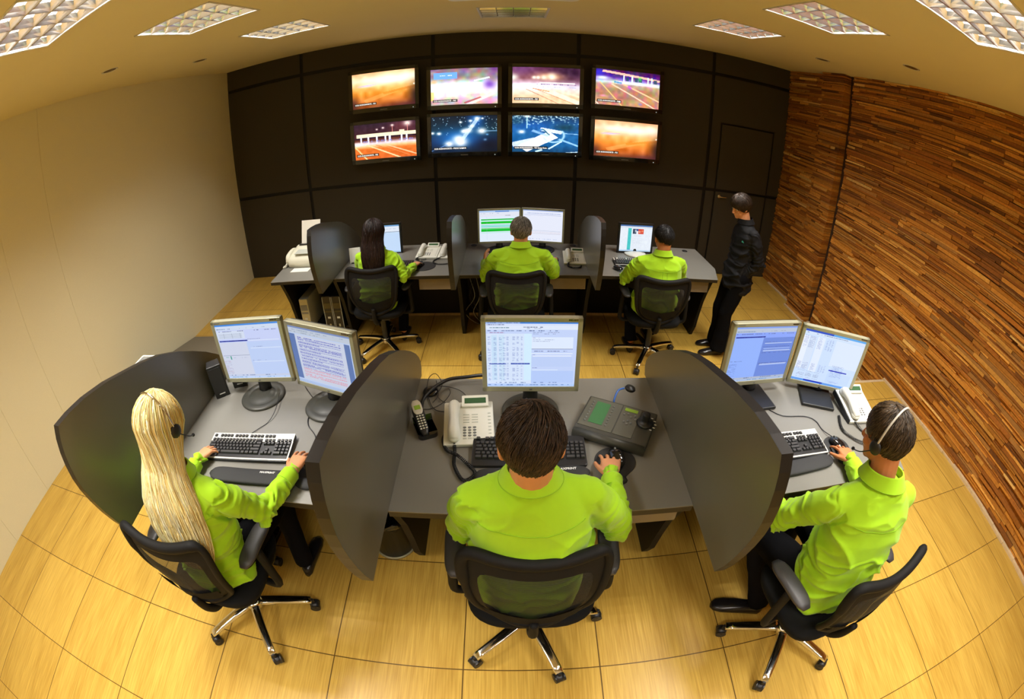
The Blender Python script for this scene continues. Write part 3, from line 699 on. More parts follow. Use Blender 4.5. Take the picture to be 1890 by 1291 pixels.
        p.poly(.38, .42, .46, .36, .02, (30, 110, 180), .8); p.poly(.46, .36, .56, .52, .012, (10, 90, 110), .8); p.poly(.55, .9, .75, .68, .015, (200, 235, 255)); p.poly(.7, .62, 1, .8, .02, (170, 220, 255), .8); p.poly(.75, .46, 1, .48, .008, (170, 220, 255), .8); p.poly(.75, 1, 1, .96, .008, (210, 240, 255)); p.poly(.35, .98, .45, .92, .02, (200, 240, 255)); p.noise(.05, (28, 16))
    return p
TVS = [(-1.512, 2.405, 'CCR RODONORTE - PS1', 'wall screen with an orange glowing road picture, leftmost in the upper row'),
       (-.556, 2.363, 'CCR RODONORTE - PSC', 'wall screen with a whitish picture and a light blue box, second in the upper row'),
       (.381, 2.368, 'CCR RODONORTE - PSF', 'wall screen showing a toll plaza under a purple sky, third in the upper row'),
       (1.336, 2.392, 'CCR RODONORTE - PSM', 'wall screen with bright diagonal lane lines, rightmost in the upper row'),
       (-1.518, 1.757, 'CCR RODONORTE - PS2', 'wall screen showing a night toll plaza with four lamp posts, leftmost in the lower row'),
       (-.562, 1.775, 'CCR RODONORTE - PRINS RAMOS', 'wall screen with a dark blue night street and white glare, second in the lower row'),
       (.383, 1.770, 'CCR RODONORTE - VD Santa Rosa', 'wall screen showing a bright blue road junction, third in the lower row'),
       (1.343, 1.752, 'CCR RODONORTE - PS1', 'wall screen with a brownish orange hazy road picture, rightmost in the lower row')]
tvp = None
for k, (x, z, cap, lab) in enumerate(TVS):
    if tvp is None:
        r = thing('wall_television', lab, 'television', (x, 5.62, z), group='televisions on the dark back wall')
        W, H = .868, .548; b = .05
        mb = MB()
        for cx, cz, sx, sz in ((0, H / 2 - b / 2 + .002, W, b - .004), (0, -H / 2 + b / 2 + .004, W, b + .008), (-W / 2 + b / 2, 0, b, H), (W / 2 - b / 2, 0, b, H)): mb.box((cx, .012, cz), (sx, .028, sz), bev=.004)
        mb.build('bezel', M_BLACKG, r)
        mb = MB(); mb.box((0, .05, 0), (W - .01, .055, H - .01), bev=.012); mb.build('back_shell', M_BLACK, r)
        mb = MB(); mb.box((0, .1, 0), (.3, .05, .2)); mb.build('wall_bracket', M_BLACK, r)
        mb = MB(); mb.box((0, -.003, -H / 2 + .024), (.085, .002, .010)); mb.build('maker_badge', M_GREYB, r)
        mb = MB(); mb.ball((W / 2 - .075, -.003, -H / 2 + .02), (.006, .002, .006), n=10); mb.build('power_light', emis('power_led', (.7, .8, .8), .6), r)
        tvp = r
    else:
        r = copy_tree(tvp); r.location = (x, 5.62, z); tag(r, lab, 'television', 'televisions on the dark back wall')
        for c in list(r.children):
            if c.name.startswith(('screen', 'caption')): bpy.data.objects.remove(c)
    picture('screen', tv_picture(k), .772, .452, r, M_TV, y=.0015, z=.002)
    t = text_obj(cap, .024, T(-.355, -.0015, -.175, rx=PI / 2), emis('caption_white', (1, 1, 1), 1.0), r, 'caption', bold=.0008)
    xs_ = [v.co.x for v in t.data.vertices]
    mb = MB(); mb.box(((min(xs_) + max(xs_)) / 2, .0, -.166), (max(xs_) - min(xs_) + .02, .001, .032)); mb.build('caption_strip', mat('caption_back', (.01, .01, .03), .6), r)

# ================================================================== MONITORS
M_MON = emis_attr('monitor_light', 1.0)
def ui(k):
    p = Pic(170, 136, (196, 212, 250)); p.r = np.random.RandomState(k * 3 + 1)
    if k in ('C', 0) or k == 0:
        p.rect(0, 0, 1, .022, (60, 130, 220)); p.rect(0, 0, .37, .022, (150, 180, 235)); p.words(.02, .004, .36, .012, (20, 40, 120)); p.rect(0, .022, 1, .05, (214, 224, 250)); p.words(.01, .03, .2, .012, (70, 80, 130)); p.rect(0, .05, 1, .11, (222, 232, 252)); p.words(.04, .07, .26, .016, (70, 110, 130)); p.words(.38, .065, .66, .014, (70, 80, 120)); p.words(.45, .085, .6, .012, (90, 100, 140))
        p.words(.02, .12, .78, .014, (60, 80, 130), .7, .6); p.words(.01, .15, .2, .01, (150, 90, 130), .5); p.rect(0, .17, .5, .95, (214, 228, 252)); p.rect(.06, .19, .12, .9, (190, 222, 246), .6); p.rect(.14, .19, .2, .9, (196, 224, 246), .6); p.rect(.42, .17, .5, .9, (210, 236, 255))
        for i in range(44):
            y = .195 + i * .0162
            if abs(i - 28) < 1: continue
            for x0, x1 in ((.02, .05), (.085, .11), (.14, .17), (.185, .21), (.225, .245), (.29, .32), (.335, .36), (.385, .40)): p.words(x0, y, x1, .006, (70, 90, 170), .55, .8)
        p.rect(.03, .625, .22, .643, (30, 60, 170)); p.rect(.27, .620, .485, .638, (30, 60, 170)); p.words(.04, .628, .22, .008, (190, 210, 250), .7); p.words(.28, .625, .48, .008, (190, 210, 250), .7)
        p.words(.51, .145, .8, .01, (80, 90, 140)); p.words(.51, .17, .76, .01, (80, 90, 140)); p.rect(.5, .22, .96, .4, (222, 234, 255)); p.words(.51, .23, .58, .008, (110, 110, 160)); p.words(.51, .26, .75, .008, (110, 120, 160), .6); p.words(.51, .28, .7, .008, (110, 120, 160), .6); p.rect(.5, .4, .96, .404, (110, 120, 160))
        p.words(.51, .43, .9, .008, (90, 100, 150)); p.rect(.5, .46, .96, .475, (226, 236, 255)); p.words(.51, .485, .62, .01, (60, 70, 140)); p.rect(.51, .50, .95, .515, (230, 238, 255)); p.rect(.5, .52, .96, .68, (190, 208, 248)); p.words(.51, .69, .58, .01, (70, 80, 150)); p.rect(.51, .72, .8, .735, (214, 230, 255)); p.rect(.5, .74, .98, .94, (182, 204, 250))
        p.words(.02, .93, .8, .01, (60, 90, 150), .6, .4); p.rect(0, .955, 1, 1, (180, 206, 250)); p.words(.01, .965, .95, .014, (60, 90, 160), .6, .6)
    elif k in (1, 3):
        base = (198, 208, 246) if k == 1 else (138, 166, 250)
        d = (lambda c: tuple(int(v * .9) for v in c)) if k == 3 else (lambda c: c)
        p.rect(0, 0, 1, 1, base); p.rect(0, 0, 1, .03, (70, 140, 225) if k == 1 else (130, 160, 235)); p.rect(0, .03, 1, .1, d((206, 218, 240))); p.words(.02, .07, .3, .016, (80, 110, 150)); p.words(.4, .07, .8, .014, (90, 110, 150), .6, .5)
        p.rect(0, .12, .46, .26, d((210, 220, 240))) if k == 1 else None; p.words(.02, .12, .46, .014, (70, 80, 130)); p.words(.5, .12, .96, .014, (80, 90, 140), .7, .6)
        if k == 1:
            for i in range(9): p.rect(.03 + i * .045, .16, .032 + i * .045, .25, (120, 130, 160), .7)
            for i in range(4): p.rect(.03, .17 + i * .022, .42, .173 + i * .022, (150, 160, 180), .6)
        yb = .29 if k == 1 else .17
        p.rect(.02, yb, .48, yb + .022, (20, 40, 150)); p.words(.05, yb + .004, .45, .01, (160, 180, 240), .5, .5)
        p.rect(0, yb + .03, .46, .96, (206, 212, 232) if k == 1 else (146, 178, 252)); p.rect(.46, yb + .03, 1, .96, (188, 206, 244) if k == 1 else (108, 138, 220))
        if k == 1:
            p.rect(.02, .56, .46, .563, (140, 150, 180)); p.rect(.13, .575, .15, .64, (30, 150, 130)); p.words(.02, .59, .1, .01, (60, 150, 130)); p.words(.18, .6, .42, .01, (110, 130, 170), .6)
            for i in range(14): p.words(.01, .66 + i * .019, .12, .007, (190, 130, 160) if i % 2 else (120, 120, 170), .6)
        else:
            p.rect(0, .6, .46, .604, (60, 90, 170)); p.words(.02, .61, .2, .01, (50, 60, 120)); 
            for i in range(12): p.words(.01, .66 + i * .02, .13, .007, (60, 80, 160), .6)
            for y in (.36, .44, .47, .66, .68): p.words(.48, y, .98, .008, (60, 70, 150), .7, .8)
            for y in (.39, .425, .7): p.rect(.5, y, .96, y + .012, (176, 198, 250), .8)
        for y in (.27, .41, .66): p.words(.48, y, .7, .01, (90, 100, 150)); p.rect(.5, y + .025, .97, y + .04, (222, 232, 252), .7)
        p.rect(0, .93, 1, .96, d((196, 206, 232))); p.words(.02, .937, .9, .014, (60, 90, 150), .7, .4); p.rect(0, .965, 1, 1, d((190, 212, 250))); p.words(.02, .97, .95, .016, (60, 120, 160), .6, .5)
    elif k == 2:
        p.rect(0, 0, 1, 1, (186, 204, 238)); p.rect(0, 0, 1, .03, (120, 140, 190)); p.rect(0, .03, 1, .12, (188, 198, 214)); p.words(.02, .05, .9, .018, (110, 130, 160), .6, .6); p.words(.02, .085, .5, .018, (110, 130, 160), .6, .6)
        p.rect(.0, .13, .1, .93, (92, 118, 174)); p.rect(.9, .13, .985, .93, (92, 118, 174)); p.rect(.1, .13, .9, .93, (198, 206, 226)); y = .17
        while y < .88:
            for j in range(p.r.randint(2, 4)):
                col = (226, 120, 140) if .70 < y < .86 else (60, 64, 178); p.words(.14, y, .84 if p.r.rand() > .25 else .5, .011, col, .8, .93); y += .019
            y += .014
        p.rect(0, .95, 1, 1, (170, 190, 226))
    elif k == 4:
        p.rect(0, 0, 1, 1, (206, 226, 255)); p.rect(0, 0, 1, .035, (40, 80, 200)); p.rect(.45, 0, 1, .035, (90, 170, 240)); p.rect(0, .035, 1, .09, (214, 230, 252)); p.words(.03, .05, .7, .014, (70, 90, 130), .6, .5); p.rect(.0, .12, .09, .76, (232, 240, 255)); p.rect(.09, .12, .2, .76, (214, 228, 250)); p.rect(.22, .1, .34, .78, (232, 240, 255), .8); p.rect(.52, .1, 1, .6, (224, 236, 255), .8)
        for i in range(44):
            y = .12 + i * .0148
            for x0, x1 in ((.02, .075), (.1, .19), (.24, .3), (.37, .4), (.42, .44), (.46, .48)): p.words(x0, y, x1, .0055, (80, 96, 170), .5, .8)
        for i in range(9):
            for x0, x1 in ((.06, .18), (.2, .3), (.33, .42)): p.words(x0, .79 + i * .016, x1, .006, (100, 110, 150), .6, .8)
        for i in range(24): p.words(.58, .58 + i * .015, .78, .006, (90, 110, 180), .6, .8)
        p.rect(.55, .68, .86, .702, (20, 40, 190)); p.rect(.55, .72, .95, .94, (180, 206, 252), .3); p.rect(0, .955, 1, 1, (100, 160, 240)); p.rect(.2, .955, .52, .985, (20, 50, 190)); p.rect(.88, .955, .98, .99, (30, 60, 190))
    elif k == 5:
        p.rect(0, 0, 1, 1, (224, 236, 252)); p.rect(0, 0, 1, .05, (170, 200, 240)); p.rect(.4, .02, .75, .05, (60, 120, 210)); p.rect(0, .05, 1, .2, (226, 230, 244)); p.words(.02, .08, .5, .02, (120, 140, 180), .4, .4); p.words(.65, .16, .78, .018, (60, 60, 90), .8, 1)
        for y0, y1, c in ((.27, .31, (10, 190, 50)), (.31, .345, (190, 240, 230)), (.35, .43, (8, 196, 40)), (.46, .48, (60, 200, 190)), (.48, .51, (180, 240, 230)), (.51, .53, (60, 200, 190)), (.56, .60, (110, 210, 130)), (.605, .68, (8, 190, 50)), (.70, .73, (190, 240, 230))): p.rect(.04, y0, .98, y1, c)
        p.rect(.18, .2, .19, .95, (190, 200, 230), .6); p.words(.05, .37, .95, .012, (6, 150, 40), .4, .8)
    elif k == 6:
        p.rect(0, 0, 1, 1, (232, 236, 252)); p.rect(0, 0, 1, .03, (150, 170, 220)); p.words(.1, .09, .95, .025, (170, 185, 225), .9, 1); p.rect(.03, .15, .96, .16, (190, 200, 230)); p.words(.03, .19, .5, .012, (200, 180, 190), .6, .8); p.rect(.03, .66, .96, .67, (160, 170, 200)); p.words(.03, .7, .96, .03, (220, 210, 220), .8, .9); p.rect(.03, .76, .96, .765, (190, 180, 190)); p.words(.03, .93, .9, .02, (150, 170, 210), .6, .7)
    elif k == 7:
        p.rect(0, 0, 1, 1, (232, 240, 250)); p.rect(0, 0, 1, .05, (70, 110, 170)); p.rect(0, .05, 1, .12, (220, 228, 240)); p.rect(.24, .12, .35, .95, (70, 200, 200)); p.rect(.27, .92, .34, .97, (60, 150, 210)); p.rect(.39, .14, .50, .33, (40, 60, 90)); p.blob(.48, .22, .03, .06, (230, 236, 240)); p.rect(.5, .14, .58, .22, (40, 80, 150)); p.rect(.56, .14, .73, .33, (214, 60, 40)); p.blob(.6, .25, .04, .04, (240, 190, 170)); p.blob(.69, .22, .03, .04, (250, 160, 120)); p.noise(.02, (30, 20)); p.words(.4, .4, .7, .012, (170, 180, 200), .7); 
        for i in range(14): p.words(.39, .5 + i * .03, .7, .01, (200, 208, 224), .7, .9)
        p.rect(0, .95, 1, 1, (180, 210, 236))
    elif k == 8:
        p.rect(0, 0, 1, 1, (200, 222, 246)); p.rect(0, 0, 1, .05, (110, 160, 210)); p.rect(0, .05, 1, .24, (226, 234, 248)); p.words(.4, .13, .9, .02, (120, 140, 170), .6, .7); p.rect(0, .24, 1, .26, (90, 110, 140)); p.words(.02, .29, .6, .012, (110, 130, 170), .6); p.rect(0, .3, 1, .94, (196, 220, 250)); p.words(.1, .82, .6, .014, (60, 90, 130), .6, .8); p.rect(0, .95, 1, 1, (160, 196, 230)); p.words(.05, .96, .6, .015, (60, 90, 130), .7, .5)
    return p
def monitor(k, label, pos, yaw, tilt, deskz, w=.412, h=.345, black=False, base='round', bez=.020, group=None, low=False):
    """pos = centre of the front of the panel"""
    r = thing('computer_monitor', label, 'monitor', (pos[0], pos[1], deskz), yaw, group=group)
    hz = pos[2] - deskz; A = Matrix.Translation((0, 0, hz)) @ Matrix.Rotation(-tilt, 4, 'X')
    fm = M_BLACK if black else M_SILVER
    mb = MB()
    for cx, cz, sx, sz in ((0, h / 2 - bez / 2, w, bez), (0, -h / 2 + bez / 2 + .002, w, bez + .004), (-w / 2 + bez / 2, 0, bez, h), (w / 2 - bez / 2, 0, bez, h)): mb.box((cx, .012, cz), (sx, .03, sz), M=A, bev=.0025)
    mb.build('bezel', fm, r)
    mb = MB(); mb.box((0, .035, 0), (w - .012, .03, h - .012), M=A, bev=.01); mb.box((0, .055, -.01), (w * .6, .03, h * .6), M=A, bev=.012); mb.build('back_cover', M_BLACK if black or base == 'square' else M_GREY, r)
    pic = ui(k)
    if low: pic.a = pic.a[::2, ::2]; 
    o = picture('screen', pic, w - 2 * bez, h - 2 * bez - .004, r, M_MON, y=.0, z=.002); o.matrix_local = A
    if not black:
        mb = MB()
        for i in range(5): mb.box((w / 2 - .055 + i * .008, -.0035, h / 2 - .0085), (.006, .001, .006), M=A)
        mb.build('badge', M_BLACKG, r)
        mb = MB(); mb.box((-w * .4, -.0035, h / 2 - .009), (.04, .001, .004), M=A); mb.build('maker_name', M_GREYB, r)
    mb = MB(); mb.box((0, -.0035, -h / 2 + .011), (.012, .001, .006), M=A); mb.build('power_button', M_GREYB, r)
    # stand
    back = .035
    mb = MB(); mb.tube([(0, .06, hz - .02), (0, back + .012, hz - .09), (0, back, hz * .45), (0, back - .01, .02)], [.028, .03, .03, .036], n=10, res=4); mb.build('neck', M_BLACK, r)
    mb = MB()
    if base == 'round': mb.lathe([(.0, .0), (.122, .0), (.125, .006), (.118, .012), (.088, .013), (.08, .009), (.07, .016), (.04, .02), (.001, .02)], 40, M=Matrix.Translation((0, back - .060, .0005)))
    elif base == 'silver': mb.lathe([(.0, .0), (.11, .0), (.112, .006), (.1, .014), (.04, .02), (.001, .02)], 40, M=Matrix.Translation((0, back - .06, .0005)))
    else: mb.box((-.02, back - .085, .009), (.20, .20, .017), bev=.006)
    mb.build('stand_base', {'round': M_GREY, 'silver': M_SILV2, 'square': M_BLACK}[base] if deskz > .8 or base == 'silver' else M_BLACK, r)
    return r
R_ = math.radians
G1 = 'computer monitors on the desks'
def mon(*a, **k): k['group'] = G1; return monitor(*a, **k)
mon(0, 'silver-framed monitor of the middle front desk with a table on a blue screen', (.080, 1.655, 1.258), R_(-.4), R_(4.5), DK)
mon(1, 'silver-framed monitor on the left front desk, the left one of its pair', (-1.263, 1.725, 1.238), R_(3.6), R_(2.5), DK)
mon(2, 'silver-framed monitor showing a page of text on the left front desk', (-.848, 1.668, 1.224), R_(-19), R_(2), DK)
mon(3, 'silver-framed monitor half behind the leaf screen on the right front desk', (1.200, 1.724, 1.217), R_(4.5), R_(1.2), DK, base='square')
mon(4, 'silver-framed monitor angled to the left, the right one of the pair near the stone wall', (1.637, 1.695, 1.194), R_(-21.2), R_(.8), DK, base='square')
mon(5, 'silver-framed monitor with green bars on screen in the back row', (-.121, 4.377, .992), R_(5.7), R_(2.3), DB, bez=.016)
mon(6, 'silver-framed monitor with a white screen, right of the one with green bars', (.292, 4.388, .990), R_(-9.4), R_(1), DB, bez=.016)
mon(7, 'black-framed monitor with a turquoise stripe on screen at the right end of the back row', (1.209, 4.34, .905), R_(.7), R_(1.5), DB, w=.365, h=.315, black=True, base='silver')
mon(8, 'black-framed monitor in front of the dark-haired woman in the back row', (-1.262, 4.34, .90), R_(2.5), R_(2), DB, w=.375, h=.325, black=True, base='silver')

# ================================================================== DESK EQUIPMENT
def keyboard(label, x, y, rz, z, silver=True, w=.45, d=.165):
    r = thing('keyboard', label, 'keyboard', (x, y, z + .0005), rz, group='keyboards on the desks')
    Tt = Matrix.Rotation(R_(3.2), 4, 'X')
    mb = MB(); mb.prism(rrect(w, d, .012), .001, .016, 0, M=Tt @ Matrix.Translation((0, 0, .004)), bev=.003)
    mb.build('case', M_BLACK, r)
    if silver:
        mb = MB(); mb.box((0, d / 2 - .028, .0215), (w - .004, .052, .003), M=Tt, bev=.001); mb.box((w / 2 - .004, -.02, .0212), (.006, d - .06, .002), M=Tt); mb.box((0, -d / 2 + .008, .0212), (w - .006, .008, .002), M=Tt); mb.build('top_panel', M_SILV2, r)
    def keys(x0, x1, rows, ks, nm='key_block', y0=.035, skip=()):
        mb = MB(); p = .0188
        for j in range(rows):
            xx = x0
            ww = list(ks[j % len(ks)])
            for q, k in enumerate(ww):
                if k < 0: xx += -k * p; continue
                W = k * p
                if xx + W > x1 + .006: break
                cx = xx + W / 2; cy = y0 - j * p
                vs = [(cx + sx * (W / 2 - .0012), cy + sy * (.0082), .0212) for sx, sy in ((-1, -1), (1, -1), (1, 1), (-1, 1))] + [(cx + sx * (W / 2 - .0035), cy + sy * .006 + .001, .0285) for sx, sy in ((-1, -1), (1, -1), (1, 1), (-1, 1))]
                mb.add(vs, [(4, 5, 6, 7)], 1, False, Tt); mb.add(vs, [(0, 1, 5, 4), (1, 2, 6, 5), (2, 3, 7, 6), (3, 0, 4, 7)], 0, False, Tt)
                xx += W
        mb.build(nm, [M_KEY, M_KEYL], r)
    L = -w / 2 + .012
    keys(L, L + .285, 5, [[1] * 13 + [2], [1.5] + [1] * 12 + [1.5], [1.8] + [1] * 11 + [2.2], [1.3] + [1] * 11 + [2.7], [1.5, 1.2, 1.2, 6, 1.2, 1.2, 1.2, 1.5]])
    keys(L + .292, L + .350, 5, [[1, 1, 1], [1, 1, 1], [], [-1, 1], [1, 1, 1]])
    keys(L + .356, L + .435, 5, [[1] * 4, [1] * 4, [1] * 4, [1] * 4, [2, 1, 1]])
    keys(L, L + .35, 1, [[1, -.9, 1, 1, 1, 1, -.5, 1, 1, 1, 1, -.5, 1, 1, 1, 1, -.3, 1, 1, 1]], 'function_keys', y0=.0605)
    return r
def cable(parent, pts, r=.0022, mt=None, name='cable', world=True, res=6):
    mb = MB(); mb.tube(pts, r, n=6, res=res)
    if world:
        Mi = parent.matrix_basis.inverted() if True else None
        mb.v = [tuple(Mi @ Vector(v)) for v in mb.v]
    return mb.build(name, mt or M_BLACK, parent)
def coil(parent, pts, R=.0062, r=.0021, pitch=.0072, name='coiled_cord', mt=None):
    P = [Vector(p) for p in pts]; Q = []
    for i in range(len(P) - 1):
        p0, p1, p2, p3 = P[max(0, i - 1)], P[i], P[i + 1], P[min(len(P) - 1, i + 2)]
        for k in range(14):
            t = k / 14; Q.append(0.5 * ((2 * p1) + (p2 - p0) * t + (2 * p0 - 5 * p1 + 4 * p2 - p3) * t * t + (3 * p1 - p0 - 3 * p2 + p3) * t ** 3))
    Q.append(P[-1]); out = []; s = 0.0; up = None
    for i in range(len(Q) - 1):
        d = Q[i + 1] - Q[i]; L = d.length
        if L < 1e-7: continue
        d = d / L; a = Vector((0, 0, 1)) - d * d.z
        a = a.normalized() if a.length > .1 else d.orthogonal().normalized(); b = d.cross(a); n = max(1, int(L / (pitch / 8)))
        for k in range(n):
            ph = (s + L * k / n) / pitch * 2 * PI; out.append(Q[i] + d * (L * k / n) + a * math.cos(ph) * R + b * math.sin(ph) * R)
        s += L
    Mi = parent.matrix_basis.inverted()
    mb = MB(); mb.tube([Mi @ q for q in out], r, n=4, raw=True); return mb.build(name, mt or M_BLACK, parent)
def desk_phone(label, x, y, rz, z, curl=None, w=.21, d=.235, group='white desk telephones', lcd=M_LCDD, black_side=False):
    r = thing('desk_telephone', label, 'telephone', (x, y, z + .0005), rz, group=group)
    t = R_(9)
    Tt = Matrix.Translation((0, 0, .0285)) @ Matrix.Rotation(t, 4, 'X')
    mb = MB(); mb.box((0, 0, 0), (w, d, .018), M=Tt, bev=.004); mb.add([(-w / 2 + .01, -d / 2 + .01, 0), (w / 2 - .01, -d / 2 + .01, 0), (w / 2 - .01, d / 2 - .02, 0), (-w / 2 + .01, d / 2 - .02, 0)] + [tuple(Tt @ Vector(q)) for q in ((-w / 2 + .01, -d / 2 + .01, 0), (w / 2 - .01, -d / 2 + .01, 0), (w / 2 - .01, d / 2 - .02, 0), (-w / 2 + .01, d / 2 - .02, 0))], [(0, 1, 5, 4), (1, 2, 6, 5), (2, 3, 7, 6), (3, 0, 4, 7), (3, 2, 1, 0)]); mb.build('body', M_WHITE, r)
    if black_side:
        mb = MB(); mb.box((-w / 2 - .004, 0, 0), (.008, d - .01, .03), M=Tt, bev=.002); mb.build('side_cover', M_BLACK, r)
    hx = -w / 2 + .045
    mb = MB(); mb.tube([(hx, -d / 2 + .02, .022), (hx, -d / 2 + .05, .034), (hx, 0, .038), (hx, d / 2 - .05, .034), (hx, d / 2 - .022, .022)], [.020, .026, .020, .026, .020], n=12, M=Tt, res=5)
    mb.ball((hx, -d / 2 + .035, .022), (.027, .032, .017), M=Tt); mb.ball((hx, d / 2 - .035, .022), (.027, .032, .017), M=Tt); mb.build('handset', M_WHITE, r)
    cx = w / 2 - .07
    D2 = Tt @ Matrix.Translation((cx - .005, d / 2 - .01, .022)) @ Matrix.Rotation(R_(16), 4, 'X')
    mb = MB(); mb.box((0, 0, 0), (.115, .055, .014), M=D2, bev=.004); s_ = mb.build('display_hood', M_WHITE, r)
    mb = MB(); mb.box((0, 0, .0075), (.092, .026, .001), M=D2); mb.build('display', lcd, s_)
    mb = MB()
    for i in range(3):
        for j in range(4): mb.ball((cx - .052 + i * .0205, -.028 - j * .0145, .0095), (.0078, .0055, .003), n=10, M=Tt)
    mb.build('dial_keys', M_GREYB, r)
    mb = MB()
    for j in range(8):
        mb.box((w / 2 - .018, d / 2 - .07 - j * .0185, .0097), (.012, .005, .0016), M=Tt)
    for i in range(2):
        for j in range(4): mb.box((cx - .045 + i * .036, .042 - j * .014, .0097), (.026, .004, .0016), M=Tt)
    for i in range(3): mb.box((cx - .052 + i * .0205, -.028 - 4 * .0145, .0097), (.015, .006, .0016), M=Tt)
    mb.build('function_buttons', M_LGREY, r)
    if curl: coil(r, curl)
    return r
def wrist_rest(label, x, y, rz, z, w=.44, d=.085, txt=True, tx=.125):
    r = thing('wrist_rest', label, 'wrist rest', (x, y, z + .0005), rz, group='black wrist rests')
    n = 24; rings = []
    for i in range(n + 1):
        t = -1 + 2 * i / n; e = max(0.05, (1 - abs(t) ** 8)) ** .5; s = 1 - .10 * (1 - t * t)
        rings.append(((t * w / 2, .006 * (1 - t * t) * -1, .0105), (0, d / 2 * e * (1.0 + .0 * s), 0), (0, 0, .0098 * e)))
    mb = MB(); mb.loft(rings, 20, pw=2.6); mb.build('gel_pad', M_RUBBER, r)
    if txt: text_obj('MAXPRINT', .015, T(w / 2 - tx, .010, .0200), M_WTEXT, r, 'printed_name', bold=.0004)
    return r
def mouse_pad(label, x, y, rz, z, kind='gel', s=1.0):
    r = thing('mouse_pad', label, 'mouse pad', (x, y, z + .0005), rz, group='black mouse pads')
    pts = []
    for i in range(48):
        a = 2 * PI * i / 48; R0 = .083
        px_, py_ = R0 * math.cos(a), R0 * math.sin(a) * .95 + .03
        if py_ < -.02: k = (-.02 - py_) / .03; px_ *= max(.62, 1 - .35 * k); py_ = -.02 - (-.02 - py_) * 2.6
        pts.append((px_ * s, py_ * s))
    if kind == 'disc': pts = [(.112 * math.cos(2 * PI * i / 48), .112 * math.sin(2 * PI * i / 48)) for i in range(48)]
    mb = MB(); mb.prism(pts, 0, .004, bev=.001); mb.build('mat', M_RUBBER, r)
    if kind == 'gel': mb = MB(); mb.ball((0, -.075 * s, .006), (.05 * s, .030 * s, .014)); mb.build('gel_hump', M_RUBBER, r)
    return r
def mouse(label, x, y, rz, z, cab=None, silver=False):
    r = thing('computer_mouse', label, 'computer mouse', (x, y, z + .0055), rz, group='black computer mice')
    rings = []
    for i in range(13):
        t = -1 + 2 * i / 12; e = max(.08, (1 - abs(t) ** 3)) ** .5; rings.append(((0, t * .055, .012 + .006 * (1 - t * t) - .002 * t), (.030 * e, 0, 0), (0, 0, (.0125 + .004 * (1 - t * t)) * e)))
    mb = MB(); mb.loft(rings, 18, pw=2.4); mb.v = [(a, b, max(.0, c)) for a, b, c in mb.v]; mb.build('shell', M_BLACKG, r)
    mb = MB(); mb.cyl((-.003, .035, .0285), (.003, .035, .0285), .006, n=12); mb.build('wheel', M_GREYB, r)
    if cab: cable(r, cab)
    return r
ZF = DK + .0025
# --- middle front desk
keyboard('black keyboard on the middle front desk, partly hidden by the man\'s head', .066, 1.357, R_(-.5), DK, silver=False)
wrist_rest('black wrist rest with white lettering in front of the middle front keyboard', .075, 1.232, R_(2), DK)
mouse_pad('black gel mouse pad under the right hand on the middle front desk', .400, 1.272, R_(-10), DK)
mouse('black mouse under the right hand of the man in the middle of the front row', .410, 1.305, R_(6), DK)
desk_phone('white desk telephone left of the monitor on the middle front desk', -.182, 1.508, R_(4), DK,
           curl=[(-.236, 1.414, DK + .02), (-.230, 1.357, DK + .009), (-.225, 1.282, DK + .009), (-.19, 1.208, DK + .009), (-.160, 1.212, DK + .009), (-.143, 1.245, DK + .009), (-.175, 1.290, DK + .011), (-.216, 1.327, DK + .02), (-.263, 1.366, DK + .011), (-.284, 1.429, DK + .009), (-.275, 1.47, DK + .012)])
r = thing('cordless_telephone', 'black and silver cordless handset resting in its cradle', 'telephone', (-.380, 1.492, DK + .0005), R_(24))
mb = MB(); mb.prism(rrect(.085, .115, .02), 0, .022, M=T(.012, -.005, 0)); mb.add([(-.03, -.045, .022), (.055, -.045, .022), (.055, .03, .022), (-.03, .03, .022), (-.03, .04, .05), (.055, .04, .05)], [(0, 1, 2, 3), (3, 2, 5, 4)]); mb.build('cradle', M_BLACKG, r)
Hh = T(.0, .0, .052) @ Matrix.Rotation(R_(62), 4, 'X') @ Matrix.Rotation(PI / 2, 4, 'X').inverted()
Hh = T(.0, .012, .056, rx=R_(24))
mb = MB(); mb.loft([((0, t * .08, 0), ((.022 + .004 * (t > 0)) * max(.25, (1 - abs(t) ** 4)) ** .5, 0, 0), (0, 0, .012 * max(.25, (1 - abs(t) ** 4)) ** .5)) for t in [-1 + 2 * i / 16 for i in range(17)]], 18, pw=3)
mb.v = [tuple(Hh @ Vector((v[0], v[1], v[2]))) for v in mb.v]; hs = mb.build('handset', M_BLACK, r)
mb = MB(); mb.loft([((0, .05 + t * .034, .0125), (.0215 * max(.3, (1 - abs(t) ** 4)) ** .5, 0, 0), (0, 0, .003)) for t in [-1 + 2 * i / 10 for i in range(11)]], 16, pw=3)
mb.v = [tuple(Hh @ Vector(v)) for v in mb.v]; mb.build('front_cover', M_SILV2, hs)
mb = MB(); mb.box((0, .048, .0165), (.026, .020, .001), M=Hh); mb.build('display', M_LCDY, hs)
mb = MB()
for i in range(3):
    for j in range(6): mb.box((-.012 + i * .012, .008 - j * .012, .0135), (.008, .006, .003), M=Hh, bev=.001)
mb.build('dial_keys', M_WHITE, hs)
r = thing('sound_conference_puck', 'small black round puck with a fat black cable near the cordless handset', 'cable puck', (-.381, 1.762, DK + .0005)); r.name = 'table_puck'
mb = MB(); mb.lathe([(.001, 0), (.036, 0), (.038, .006), (.032, .016), (.015, .02), (.001, .02)], 28); mb.build('housing', M_BLACKG, r)
cable(r, [(-.060, 1.80, DK + .07), (-.144, 1.834, DK + .05), (-.21, 1.842, DK + .035), (-.294, 1.834, DK + .028), (-.34, 1.791, DK + .03), (-.378, 1.735, DK + .03), (-.404, 1.681, DK + .02), (-.402, 1.60, DK + .012)], .0085)
